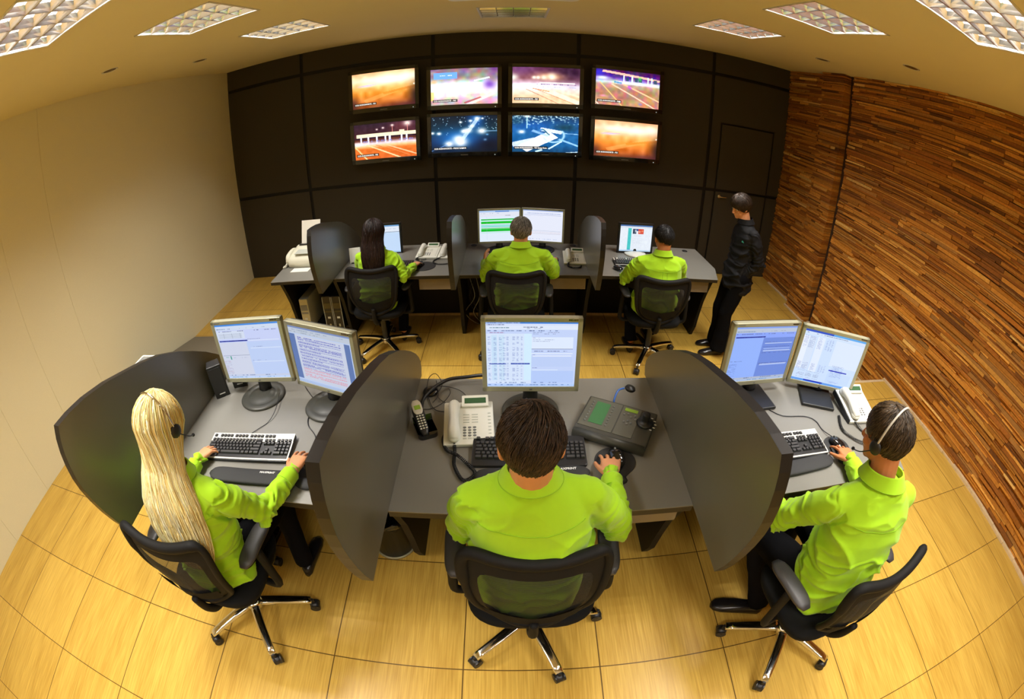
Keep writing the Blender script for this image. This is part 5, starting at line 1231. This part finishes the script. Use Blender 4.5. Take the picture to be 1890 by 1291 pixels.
def long_hair(parent, H, sc_, path, col, R, N=1500, r=.0016, cols=None, face=.62):
    """path = list of (centre, half width vec, half depth vec) below the crown, for the falling part"""
    rx, ry, rz = .0765 * sc_, .096 * sc_, .094 * sc_; th_ = .014
    H3 = H.to_3x3()
    def cap_pt(ph, th, off):
        x, y, z = math.sin(th) * math.sin(ph), math.sin(th) * math.cos(ph), math.cos(th)
        return H @ V(x * (rx + off), y * (ry + off) - .006, z * (rz + off))
    TH = math.radians(92)
    def col_pt(ph, s, off):        # s 0..len-1 along the fall
        i = min(int(s), len(path) - 2); t = s - i
        c = Vector(path[i][0]).lerp(Vector(path[i + 1][0]), t); a = Vector(path[i][1]).lerp(Vector(path[i + 1][1]), t); b = Vector(path[i][2]).lerp(Vector(path[i + 1][2]), t)
        w_ = math.sin(ph); d_ = math.cos(ph)       # ph pi = back (depth vector points forward)
        return c + a * w_ * (1 + off * 8) + b * d_ * (1 + off * 8)
    p0 = face * PI / 2                 # hair starts this far round from the face
    def P(u, s, off):
        """u 0..1 around from one temple over the back to the other, s<0 on the skull, s>=0 falling"""
        ph = p0 + (2 * PI - 2 * p0) * u
        if s < 0: return cap_pt(ph, TH * (1 + s), th_ + off)
        q = col_pt(ph, s, off); k = min(1, s / .5)
        return cap_pt(ph, TH, th_ + off).lerp(q, k * k * (3 - 2 * k)) if k < 1 else q
    mb = MB(); mb.fc = []
    n = 36; rows = [-1 + i * .1 for i in range(10)] + [i * .2 for i in range(int((len(path) - 1) * 5) + 1)]
    vs = [P(i / n, s, 0) for s in rows for i in range(n + 1)]; m_ = n + 1; o = len(vs)
    cen = [sum((P(i / n, s, 0) for i in range(n + 1)), Vector()) / (n + 1) for s in rows]
    vs += [P(i / n, s, 0).lerp(cen[k], .22) for k, s in enumerate(rows) for i in range(n + 1)]
    fs = []
    for k in range(len(rows) - 1):
        for i in range(n): fs += [(k * m_ + i, k * m_ + i + 1, (k + 1) * m_ + i + 1, (k + 1) * m_ + i), (o + k * m_ + i, o + (k + 1) * m_ + i, o + (k + 1) * m_ + i + 1, o + k * m_ + i + 1)]
        fs += [(k * m_, (k + 1) * m_, o + (k + 1) * m_, o + k * m_), (k * m_ + n, o + k * m_ + n, o + (k + 1) * m_ + n, (k + 1) * m_ + n)]
    L = len(rows) - 1
    fs += [(L * m_ + i, L * m_ + i + 1, o + L * m_ + i + 1, o + L * m_ + i) for i in range(n)]
    mb.add(vs, fs, 0, True); mb.fc += [tuple(c * .6 for c in col)] * len(fs)
    # front of the crown up to the hairline
    vs = []; n2, k2 = 24, 8
    for j in range(k2 + 1):
        for i in range(n2 + 1):
            ph = -p0 * 1.08 + 2.16 * p0 * i / n2; lim = math.radians(50 + 34 * abs(ph / p0) ** 2.2); vs.append(cap_pt(ph, lim * j / k2, th_ * (1 - .6 * (j / k2) ** 3)))
    fs = [(j * (n2 + 1) + i, j * (n2 + 1) + i + 1, (j + 1) * (n2 + 1) + i + 1, (j + 1) * (n2 + 1) + i) for j in range(k2) for i in range(n2)]; mb.add(vs, fs, 0, True); mb.fc += [tuple(c * .7 for c in col)] * len(fs)
    for q in range(N):
        u = R.random(); s0 = -1 + R.random() ** 1.3 * 1.3 if R.random() < .75 else R.uniform(0, .6 * (len(path) - 1)); s1 = min(len(path) - 1 + R.uniform(-.25, .12), s0 + R.uniform(1.2, 3.2)); off0 = R.uniform(0, .009); pts = []; K = 15; dr = R.uniform(-.03, .03); wv = R.uniform(0, 6.28)
        for i in range(K):
            t = i / (K - 1); s = s0 + (s1 - s0) * t; uu = min(1, max(0, u + dr * t + .006 * math.sin(wv + t * 5)))
            pts.append(P(uu, min(s, len(path) - 1.0001), off0 + .003 * math.sin(wv + 4 * t) + .004 * t) if s < len(path) - 1 else P(uu, len(path) - 1.0001, off0) + Vector((0, 0, -1)) * (s - len(path) + 1) * .1)
        o_ = len(mb.f); rr_ = r * R.uniform(.7, 1.3); mb.tube(pts, [rr_ * (1 - .6 * (i / (K - 1)) ** 3) for i in range(K)], n=3, raw=True)
        c = R.uniform(.65, 1.35); base = R.choice(cols) if cols else col; mb.fc += [tuple(min(1, v * c) for v in base)] * (len(mb.f) - o_)
    for q in range(int(N * .16)):
        ph = R.uniform(-p0, p0); lim = math.radians(50 + 34 * abs(ph / p0) ** 2.2); pts = []
        for i in range(8):
            t = i / 7; pts.append(cap_pt(ph * (.4 + .6 * t), lim * (.12 + .9 * t), th_ * (1 - .6 * t ** 3) + .002))
        o_ = len(mb.f); mb.tube(pts, [r * (1 - .5 * (i / 7)) for i in range(8)], n=3, raw=True); c = R.uniform(.7, 1.3); base = R.choice(cols) if cols else col; mb.fc += [tuple(min(1, v * c) for v in base)] * (len(mb.f) - o_)
    return hair_mesh('hair', mb, None, R, parent, hair_mat())

def person(name_label, sp):
    g = {k: (Vector(v) if isinstance(v, tuple) and len(v) == 3 and isinstance(v[0], (int, float)) else v) for k, v in sp.items()}
    root = thing('person', name_label, 'person', (g['pelvis'].x, g['pelvis'].y, g['floor']), 0, group=None)
    off = root.location.copy(); Mi = Matrix.Translation(-off)
    s = g.get('scale', 1.0); vox = g.get('voxel', .0055); sk = g.get('skin', M_SKIN)
    pel, che, nk = g['pelvis'], g['chest'], g['neck']; shL, shR = g['shL'], g['shR']
    side = (shR - shL).normalized(); H = head_matrix(g['head'], g['yaw'], g['pitch'], g.get('roll', 0)); Hp = lambda x, y, z: H @ V(x * s, y * s, z * s)
    R3 = H.to_3x3()
    pside = g.get('pside', side)
    # body: head, neck, core, limbs, hands in one skin
    b = MB()
    b.ball(Hp(0, -.008, .002), (.074 * s, .092 * s, .090 * s), R=R3, n=24)
    b.ball(Hp(0, .028, -.055), (.056 * s, .060 * s, .062 * s), R=R3, n=20)
    b.ball(Hp(0, .062, -.098), (.026 * s, .022 * s, .020 * s), R=R3, n=14)         # chin
    b.ball(Hp(0, .068, .012), (.050 * s, .022 * s, .020 * s), R=R3, n=14)          # brow
    b.ball(Hp(0, .079, -.067), (.024 * s, .013 * s, .008 * s), R=R3, n=12); b.ball(Hp(0, .077, -.078), (.021 * s, .012 * s, .008 * s), R=R3, n=12)   # lips
    for q in (-1, 1): b.ball(Hp(q * .034, .064, -.040), (.022 * s, .016 * s, .020 * s), R=R3, n=12)
    b.cap(Hp(0, .080, -.004), Hp(0, .100, -.040), .009 * s, .0125 * s); b.ball(Hp(0, .090, -.046), (.017 * s, .012 * s, .009 * s), R=R3, n=12)
    for q in (-1, 1):
        b.ball(Hp(q * .077, -.004, -.018), (.009 * s, .019 * s, .031 * s), R=R3 @ Matrix.Rotation(q * .35, 3, 'Z'), n=14); b.ball(Hp(q * .074, .0, -.04), (.009 * s, .010 * s, .012 * s), R=R3, n=10)
    b.cap(Hp(0, -.022, -.05), nk + V(0, 0, -.03), .056 * s, g.get('nr', .058) * s)
    dn = (nk - che).normalized(); fw = side.cross(dn)
    b.loft([(pel + V(0, 0, -.06), pside * .12 * s, pside.cross(V(0, 0, 1)) * .09 * s), (pel, pside * .135 * s, pside.cross(V(0, 0, 1)) * .095 * s), (pel.lerp(che, .5), side * .12 * s, fw * .085 * s), (che, side * .13 * s, fw * .085 * s), (che.lerp(nk, .6), side * .10 * s, fw * .06 * s), (nk, side * .052 * s, fw * .05 * s)], 20)
    for e, w_, sh in ((g['elL'], g['wrL'], shL), (g['elR'], g['wrR'], shR)):
        sb_ = sh - dn * .03 * s + (che - sh).normalized() * .02 * s; b.cap(che.lerp(nk, .6), sb_, .035 * s, .035 * s); b.cap(sb_, e, .036 * s, .030 * s); b.cap(e, w_, .036 * s, .0245 * s)
    for side_, w_, hd in ((1, g['wrL'], g['handL']), (-1, g['wrR'], g['handR'])):
        # hd: (direction, palm normal, curl, thumb)
        hand(b, w_, Vector(hd[0]), Vector(hd[1]), hd[4] if len(hd) > 4 else 1, curl=hd[2], s=s * .97, thumb=hd[3])
    for hp, kn, an in ((pel - pside * .085 * s, g['knL'], g['anL']), (pel + pside * .085 * s, g['knR'], g['anR'])):
        b.cap(hp, kn, .07 * s, .05 * s); b.cap(kn, an, .048 * s, .034 * s)
    b.v = [tuple(Mi @ Vector(v)) for v in b.v]
    add_mesh('body', remesh(b, 'body', sk, g.get('vskin', .0034), 3), root)
    # eyes
    for q in (-1, 1):
        e = MB(); e.ball(Mi @ Hp(q * .031, .072, -.012), .0115 * s, n=12); e.ball(Mi @ Hp(q * .031, .0815, -.013), (.0055 * s, .003 * s, .0055 * s), 1, R=R3, n=10); e.build('eye', [M_WHITE, M_BLACK], root)
        e = MB(); e.tube([Mi @ Hp(q * .015, .088, .011), Mi @ Hp(q * .032, .084, .017), Mi @ Hp(q * .05, .071, .012)], [.002, .003, .0015], n=5); e.build('eyebrow', mat('brow_hair', (.03, .02, .012), .7), root)
    # shirt
    ps = pside.cross(V(0, 0, 1)); f = g.get('fat', 1.0); ls = g.get('loose', 1.0)
    b = MB()
    wst = pel.lerp(che, .45)
    b.loft([(pel + V(0, 0, -g.get('hem', .065)) + ps * .0, pside * .175 * f * s, ps * .135 * f * s), (pel + V(0, 0, .02), pside * .178 * f * s, ps * .138 * f * s), (wst, (pside + side).normalized() * .165 * f * s, (ps + fw).normalized() * .128 * f * s),
            (che, side * .182 * f * s, fw * .128 * f * s), (che.lerp(nk, .45), side * .178 * s, fw * .112 * s), (che.lerp(nk, .74), side * .140 * s, fw * .090 * s), (che.lerp(nk, .93), side * .085 * s, fw * .073 * s), (nk + dn * .010, side * .064 * s, fw * .064 * s)], 32, pw=2.3)
    for e, w_, sh in ((g['elL'], g['wrL'], shL), (g['elR'], g['wrR'], shR)):
        top = nk.lerp(sh, .35) - dn * .035
        s2 = sh - dn * .012 * s + (nk - sh).normalized() * .006; b.cap(top, s2, .058 * s, .056 * s); b.cap(nk - dn * .045 * s, s2, .038 * s, .050 * s); b.cap(s2, s2.lerp(e, .35), .056 * s, .060 * s * ls); b.cap(s2.lerp(e, .3), e, .060 * s * ls, .050 * s * ls); dw = (w_ - e); b.cap(e, e + dw * .93, .051 * s * ls, .037 * s)
        b.cyl(e + dw * .80, e + dw * .985, .0385 * s, .0365 * s, n=20)
    b.v = [tuple(Mi @ Vector(v)) for v in b.v]
    seed = g.get('seed', 1) * 7.3; els = [np.array(Mi @ g['elL']), np.array(Mi @ g['elR'])]; shs = [np.array(Mi @ shL), np.array(Mi @ shR)]; pl_ = np.array(Mi @ pel); sda = np.array(side); AM = g.get('wrinkle', 1.0)
    limbs = [(Mi @ shL, Mi @ g['elL']), (Mi @ g['elL'], Mi @ g['wrL']), (Mi @ shR, Mi @ g['elR']), (Mi @ g['elR'], Mi @ g['wrR'])]
    limbs = [(np.array(a), np.array(c)) for a, c in limbs]
    def wr(co):
        out = np.zeros(len(co))
        for i, p in enumerate(co):
            # torso folds: long, mostly horizontal with a sag
            v = Vector((p[0] * 3.2 + seed, p[1] * 3.2, p[2] * 13 + 4 * abs(p[0])))
            n1 = 1 - abs(noise.noise(v)) * 2.4
            n2 = noise.noise(Vector((p[0] * 16 + seed, p[1] * 16, p[2] * 10)))
            lowk = max(0.0, min(1.0, (shs[0][2] - .06 - p[2]) / .12))
            n3 = 1 - abs(noise.noise(Vector((p[0] * 6 - 5 * p[2] + seed * 2, p[1] * 5, p[2] * 7 + 3 * p[0])))) * 3
            a = .020 * max(0, n1) ** 2 * (.25 + .75 * lowk) + .016 * max(0, n3) ** 3 * (.3 + .7 * lowk) + .003 * n2
            # sleeve rings, strongest round the elbow
            for L0, L1 in limbs:
                d = L1 - L0; t = float(np.dot(p - L0, d) / np.dot(d, d))
                if -.1 < t < 1.05:
                    q = L0 + d * t; ds = np.linalg.norm(p - q)
                    if ds < .085:
                        ln = np.linalg.norm(d) * t; a = .014 * (noise.noise(Vector((ln * 30 + 6 * noise.noise(Vector(p * 9)), seed + p[0] * 7, p[2] * 7)))) + .002 * n2
                        a += .0042 * math.sin(ln * 170 + 5 * noise.noise(Vector(p * 14))) * math.exp(-((t - (1 if L1 is limbs[0][1] or L1 is limbs[2][1] else 0)) / .35) ** 2)
                        break
            out[i] = a * AM
        return out
    sh_o = add_mesh('shirt', remesh(b, 'shirt', g.get('top', M_SHIRT), vox, 16, wr), root)
    # collar, yoke seam and cuffs
    if g.get('collar', True):
        cz = dn; cm = nk + dn * .012; a_ = side; c_ = fw; b = MB()
        for rg in ([(1.0, -.012), (1.02, .018), (1.03, .030)], ):
            pass
        n = 36; vs = []
        cw_ = g.get('cw', 1.0)
        def band(prof):
            vs = []
            for rr_, zz in prof:
                for i in range(n):
                    t = 2 * PI * i / n
                    vs.append(Mi @ (cm + a_ * math.sin(t) * rr_ * cw_ * s * 1.03 + g['back'] * math.cos(t) * rr_ * cw_ * s + cz * (zz + .012 * math.cos(t)) * s))
            b.add(vs, [(j * n + i, j * n + (i + 1) % n, (j + 1) * n + (i + 1) % n, (j + 1) * n + i) for j in range(len(prof) - 1) for i in range(n)], 0, True)
        band([(.0635, -.02), (.061, .01), (.062, .028)]); band([(.062, .028), (.0655, .0295), (.068, .027)]); band([(.068, .027), (.076, .008), (.088, -.016)]); band([(.088, -.016), (.0865, -.019), (.075, .004), (.066, .022)])
        b.build('collar', g.get('top', M_SHIRT), sh_o)
        q_ = MB(); q_.tube([Mi @ (cm + a_ * math.sin(t) * .0885 * cw_ * s * 1.03 + g['back'] * math.cos(t) * .0885 * cw_ * s + cz * (-.0165 + .012 * math.cos(t)) * s) for t in [2 * PI * i / 40 for i in range(40)]], .0013, n=5, closed=True, raw=True); q_.build('collar_shadow_edge', M_SEAM_SHADOW if g.get('top', M_SHIRT) is M_SHIRT else M_JACKET, sh_o)  # tube added along the collar's lower edge as its painted shadow line
    for e, w_ in ((g['elL'], g['wrL']), (g['elR'], g['wrR'])):
        dw = (w_ - e).normalized(); e2 = w_ - dw * .012; b = MB(); b.cyl(Mi @ (e2 - dw * .052), Mi @ e2, .041 * s, .0385 * s, n=28); b.build('cuff', g.get('top', M_SHIRT), sh_o)
    if g.get('seams', True):
        from mathutils.bvhtree import BVHTree
        me_ = sh_o.data; bv = BVHTree.FromPolygons([v.co for v in me_.vertices], [p.vertices[:] for p in me_.polygons])
        bk = g['back']; ctr = Mi @ che
        def drape(fn_, K, r_=.0016, mt=M_SEAM_SHADOW, nm='seam'):
            pts = []
            for i in range(K):
                u, z_ = fn_(i / (K - 1)); o_ = ctr + side * u + dn * z_ + bk * .6
                h = bv.ray_cast(o_, -bk)
                if h[0] is not None: pts.append(h[0] + h[1] * .0006)
            if len(pts) > 3: q_ = MB(); q_.tube(pts, r_, n=5, raw=True); q_.build(nm, mt, sh_o)
        zy = (nk - che).length * .42
        drape(lambda t: (-.155 + .31 * t, zy + .006 * math.cos(t * 6)), 40)
        if g.get('pleat'): drape(lambda t: (.020, zy - t * .25), 24, .0020); drape(lambda t: (-.020, zy - t * .25), 24, .0020)
    # trousers
    b = MB(); fl = g.get('flare', 0.0)
    b.loft([(pel + V(0, 0, -.10), pside * .15 * f * s, ps * .115 * f * s), (pel + V(0, 0, -.03), pside * .168 * f * s, ps * .128 * f * s), (pel + V(0, 0, .06), pside * .160 * f * s, ps * .122 * f * s)], 28, pw=2.5)
    for hp, kn, an in ((pel - pside * .088 * s + V(0, 0, -.02), g['knL'], g['anL']), (pel + pside * .088 * s + V(0, 0, -.02), g['knR'], g['anR'])):
        lg_ = g.get('leg', 1.0); b.cap(hp, kn, .090 * s * lg_, .066 * s * lg_); d_ = an - kn; b.cap(kn, kn + d_ * .55, .066 * s * lg_, (.055 + fl * .4) * s); b.cyl(kn + d_ * .45, an + d_.normalized() * .012, (.055 + fl * .3) * s, (.054 + fl) * s, n=24)
    b.v = [tuple(Mi @ Vector(v)) for v in b.v]
    add_mesh('trousers', remesh(b, 'trousers', M_TROUSER, .009, 4, lambda co: np.array([.006 * noise.noise(Vector(p * 11)) for p in co])), root)
    for an, to in ((g['anL'], g['toL']), (g['anR'], g['toR'])):
        d_ = (to - an); d_.z = 0; d_ = d_.normalized(); t = d_.cross(V(0, 0, 1)); z0 = to.z; b = MB(); hl = V(an.x, an.y, z0) - d_ * .045; rg = []
        for u, w_, h in ((0, .012, .02), (.02, .030, .032), (.08, .034, .038), (.16, .040, .032), (.22, .042, .024), (.26, .034, .018), (.278, .014, .012)):
            rg.append((hl + d_ * u * s + V(0, 0, h * s + .001), t * w_ * s, V(0, 0, h * s)))
        b.loft(rg, 18, pw=2.6); b.v = [tuple(Mi @ Vector(v)) for v in b.v]; b.build('shoe', M_SHOE, root)
    R = random.Random(g.get('seed', 1))
    HL = Mi @ H
    hr = g['hair']
    if hr[0] == 'short': short_hair(root, HL, s, hr[1], R, **hr[2])
    else: long_hair(root, HL, s, [(Mi @ Vector(c), Vector(a), Vector(b_)) for c, a, b_ in hr[1]], hr[2], R, **hr[3])
    return root, H, Mi
F_ = STEP
BACK = V(0, -1, 0)
BROWN = (.038, .022, .012); 
# man in the middle of the front row
pC, HC, _ = person('man with short brown hair and lime shirt, seated at the middle front desk', dict(
    floor=F_, back=BACK, seed=3, pelvis=(.062, .910, F_ + .565), chest=(.055, .900, F_ + .885), neck=(.050, .888, F_ + 1.122), head=(.048, .892, F_ + 1.250), yaw=R_(2), pitch=R_(26), scale=1.0, fat=1.06, loose=1.06, cw=.99, nr=.062,
    shL=(-.122, .905, F_ + 1.012), shR=(.236, .910, F_ + 1.012), elL=(-.170, .985, F_ + .76), elR=(.352, .965, F_ + .79), wrL=(.170, 1.140, F_ + .782), wrR=(.362, 1.180, F_ + .797),
    handL=((.95, .12, -.12), (0, .1, -1), .55, .35, 1), handR=((.16, 1, -.06), (0, 0, -1), .42, .3, 1), knL=(-.08, 1.31, F_ + .50), knR=(.20, 1.31, F_ + .50), anL=(-.10, 1.26, F_ + .10), anR=(.22, 1.26, F_ + .10), toL=(-.10, 1.45, F_), toR=(.22, 1.45, F_),
    hair=('short', BROWN, dict(N=2800, front=58, side=84, back=150, strand=.045, thick=.012, r=.0019, rough=.004))))
# blond woman
hx = lambda x, y, z: (x, y, z)
pL, HL_, _ = person('woman with very long blond hair and lime shirt, seated at the left front desk', dict(
    floor=F_, back=BACK, seed=5, pelvis=(-1.235, .835, F_ + .555), chest=(-1.190, .835, F_ + .82), neck=(-1.175, .865, F_ + 1.035), head=(-1.208, .945, F_ + 1.215), yaw=R_(-10), pitch=R_(18), scale=.94, fat=.96, loose=1.0,
    shL=(-1.335, .875, F_ + .955), shR=(-1.015, .865, F_ + .965), elL=(-1.40, 1.0, F_ + .76), elR=(-.925, .955, F_ + .79), wrL=(-1.375, 1.165, F_ + .795), wrR=(-.862, 1.165, F_ + .80),
    handL=((.28, 1, -.05), (.1, 0, -1), .6, .5, 1), handR=((.02, 1, -.02), (0, 0, -1), .4, .45, 1), knL=(-1.34, 1.27, F_ + .50), knR=(-1.08, 1.26, F_ + .50), anL=(-1.34, 1.22, F_ + .10), anR=(-1.06, 1.18, F_ + .10), toL=(-1.34, 1.40, F_), toR=(-1.06, 1.38, F_),
    hair=('long', [((-1.214, .895, 1.375), (.084, 0, 0), (0, .064, 0)), ((-1.212, .835, 1.30), (.106, 0, 0), (0, .058, .0)), ((-1.202, .785, 1.215), (.134, 0, 0), (0, .056, 0)), ((-1.195, .745, 1.12), (.140, 0, 0), (0, .050, 0)), ((-1.192, .720, 1.03), (.122, 0, 0), (0, .042, 0)), ((-1.185, .705, .945), (.080, 0, 0), (0, .028, 0))],
          (.80, .60, .22), dict(N=3200, r=.0016, cols=[(.98, .86, .46), (.90, .72, .32), (1, .93, .62), (.92, .76, .34), (.74, .52, .16)]))))
# man near the stone wall
pR, HR_, _ = person('man with short brown hair and a white headband, lime shirt, seated near the stone wall', dict(
    floor=F_, back=V(.1, -1, 0).normalized(), seed=8, skin=M_SKIN2, pelvis=(1.270, .700, F_ + .56), chest=(1.285, .725, F_ + .86), neck=(1.272, .775, F_ + 1.075), head=(1.250, .845, F_ + 1.222), yaw=R_(17), pitch=R_(14), scale=1.0, fat=1.0, loose=1.08, cw=1.1,
    shL=(1.095, .790, F_ + .985), shR=(1.452, .745, F_ + .985), elL=(1.010, .935, F_ + .755), elR=(1.470, .925, F_ + .80), wrL=(.985, 1.135, F_ + .74), wrR=(1.490, 1.120, F_ + .797),
    handL=((.5, 1, -.1), (0, 0, -1), .7, .4, 1), handR=((.12, 1, -.04), (0, 0, -1), .42, .35, 1), knL=(1.06, 1.06, F_ + .50), knR=(1.33, 1.15, F_ + .50), anL=(1.18, .88, F_ + .10), anR=(1.36, 1.10, F_ + .10), toL=(1.07, .92, F_), toR=(1.36, 1.28, F_),
    hair=('short', (.065, .042, .022), dict(N=2600, front=54, side=82, back=130, strand=.05, thick=.014, r=.0019, rough=.004))))
# back row
DH = (.014, .006, .004)
person('woman with long straight dark brown hair and lime shirt in the back row', dict(
    floor=0, back=BACK, seed=11, voxel=.007, vskin=.006, pelvis=(-1.185, 3.72, .555), chest=(-1.165, 3.715, .82), neck=(-1.155, 3.725, 1.025), head=(-1.175, 3.765, 1.170), yaw=R_(12), pitch=R_(12), scale=.93, fat=.96,
    shL=(-1.32, 3.735, .945), shR=(-1.005, 3.715, .945), elL=(-1.36, 3.86, .78), elR=(-.915, 3.665, .79), wrL=(-1.24, 4.0, .80), wrR=(-.868, 3.865, .795),
    handL=((.3, 1, 0), (0, 0, -1), .5, .4, 1), handR=((.2, 1, -.02), (0, 0, -1), .4, .4, 1), knL=(-1.28, 4.12, .5), knR=(-1.05, 4.12, .5), anL=(-1.28, 4.06, .10), anR=(-1.05, 3.95, .10), toL=(-1.28, 4.25, 0), toR=(-1.05, 4.14, 0),
    hair=('long', [((-1.178, 3.725, 1.13), (.082, 0, 0), (0, .070, 0)), ((-1.172, 3.675, 1.06), (.092, 0, 0), (0, .050, 0)), ((-1.168, 3.640, .98), (.096, 0, 0), (0, .042, 0)), ((-1.166, 3.622, .90), (.090, 0, 0), (0, .034, 0)), ((-1.166, 3.612, .82), (.075, 0, 0), (0, .025, 0))],
          DH, dict(N=1300, r=.0022, cols=[(.016, .007, .005), (.03, .012, .008), (.010, .005, .004)]))))
person('grey-haired man in a lime shirt seated at the middle of the back row', dict(
    floor=0, back=BACK, seed=13, voxel=.007, vskin=.006, pelvis=(.045, 3.575, .56), chest=(.055, 3.575, .87), neck=(.068, 3.585, 1.065), head=(.071, 3.620, 1.190), yaw=R_(-2), pitch=R_(8), scale=.98, fat=1.05, loose=1.12,
    shL=(-.135, 3.590, .985), shR=(.258, 3.590, .985), elL=(-.215, 3.67, .79), elR=(.345, 3.69, .80), wrL=(-.235, 3.86, .815), wrR=(.368, 3.93, .80),
    handL=((0, .8, .45), (1, 0, 0), .4, .5, 1), handR=((.05, 1, -.04), (0, 0, -1), .45, .5, 1), knL=(-.08, 4.0, .5), knR=(.17, 4.0, .5), anL=(-.08, 3.95, .10), anR=(.17, 3.95, .10), toL=(-.08, 4.15, 0), toR=(.17, 4.15, 0),
    hair=('short', (.17, .16, .14), dict(N=2200, front=56, side=82, back=128, strand=.03, thick=.012, grey=.0, r=.0018, rough=.006))))
person('man with very short black hair, seated at the right of the back row', dict(
    floor=0, back=V(.0, -1, 0), seed=17, pleat=True, skin=M_SKIN2, voxel=.007, vskin=.006, pelvis=(1.22, 3.575, .57), chest=(1.225, 3.515, .86), neck=(1.228, 3.525, 1.045), head=(1.236, 3.575, 1.180), yaw=R_(8), pitch=R_(10), scale=.98, fat=1.04, loose=1.12,
    shL=(1.04, 3.545, .965), shR=(1.405, 3.545, .965), elL=(.955, 3.62, .79), elR=(1.455, 3.66, .79), wrL=(1.08, 3.84, .80), wrR=(1.38, 3.86, .80),
    handL=((.5, 1, -.05), (0, 0, -1), .5, .4, 1), handR=((-.3, 1, -.05), (0, 0, -1), .5, .4, 1), knL=(1.08, 3.90, .5), knR=(1.33, 3.92, .5), anL=(1.10, 3.72, .12), anR=(1.33, 3.88, .10), toL=(1.10, 3.90, .0), toR=(1.33, 4.05, 0),
    hair=('short', (.010, .008, .007), dict(N=1800, front=56, side=82, back=128, strand=.02, thick=.008, r=.0017, rough=.004))))
# standing person in black
pS, HS_, MS_ = person('person standing in a black jacket and flared black trousers beside the back row', dict(
    floor=0, back=V(1, -.1, 0).normalized(), seed=21, voxel=.007, vskin=.0055, pelvis=(2.060, 3.70, .845), chest=(2.085, 3.715, 1.13), neck=(2.055, 3.715, 1.335), head=(1.985, 3.735, 1.478), yaw=R_(100), pitch=R_(20), scale=.93, fat=.92, loose=1.05, pside=(.0, 1, 0),
    shL=(2.085, 3.560, 1.255), shR=(2.10, 3.865, 1.255), elL=(2.165, 3.53, 1.01), elR=(2.16, 3.91, 1.01), wrL=(2.06, 3.585, .86), wrR=(2.06, 3.83, .86),
    handL=((-.3, .35, -.8), (0, 1, 0), .5, .2, 1), handR=((-.3, -.35, -.8), (0, -1, 0), .5, .2, 1), hem=.14, leg=1.12, knL=(1.985, 3.645, .46), knR=(1.985, 3.79, .46), anL=(2.005, 3.65, .085), anR=(2.04, 3.82, .085), toL=(1.86, 3.655, 0), toR=(1.90, 3.83, 0), flare=.05,
    top=M_JACKET, seams=False, hair=('short', (.030, .018, .011), dict(N=2600, front=62, side=102, back=136, strand=.06, thick=.024, whorl=False, r=.0022, rough=.010))))
mb = MB(); 
for a, b_, c in ((0, 0, .03), (.012, .006, .02), (.02, -.004, .022)): mb.box((0, a - .02, b_), (.002, c, .006))
mb.v = [tuple(MS_ @ (Vector((1.985, 3.60, 1.185)) + Vector(v))) for v in mb.v]; mb.build('chest_emblem', M_TEAL, pS)
# headsets
def headset(label, H, s, light, mic_side, group='operator headsets'):
    loc = H.translation.copy(); r = thing('headset', label, 'headset', loc, 0, group=group); Mi = Matrix.Translation(-loc)
    mb = MB(); pts = []
    for i in range(21):
        a = PI * i / 20; pts.append(Mi @ (H @ V(math.cos(a) * .094 * s, -.012 - .035 * math.sin(a), math.sin(a) * .118 * s - .012)))
    mb.tube(pts, .0042, n=8, raw=True); mb.build('head_band', light, r)
    for q in (-1, 1):
        mb = MB(); c = Mi @ (H @ V(q * .092 * s, -.008, -.02)); mb.ball(c, (.011, .026, .026), R=H.to_3x3(), n=16); mb.build('ear_cushion', M_BLACK, r)
    mb = MB(); mb.tube([Mi @ (H @ V(mic_side * .098 * s, .0, -.03)), Mi @ (H @ V(mic_side * .092 * s, .05, -.06)), Mi @ (H @ V(mic_side * .065 * s, .095, -.08))], .0022, n=6); mb.ball(Mi @ (H @ V(mic_side * .06 * s, .1, -.082)), .007); mb.build('microphone_boom', M_BLACK, r)
headset('thin silver headband with black earpiece over the long blond hair', HL_, 1.04, M_CHROME, 1)
headset('shiny white headband worn by the man near the stone wall', HR_, 1.03, M_SILV2, -1)
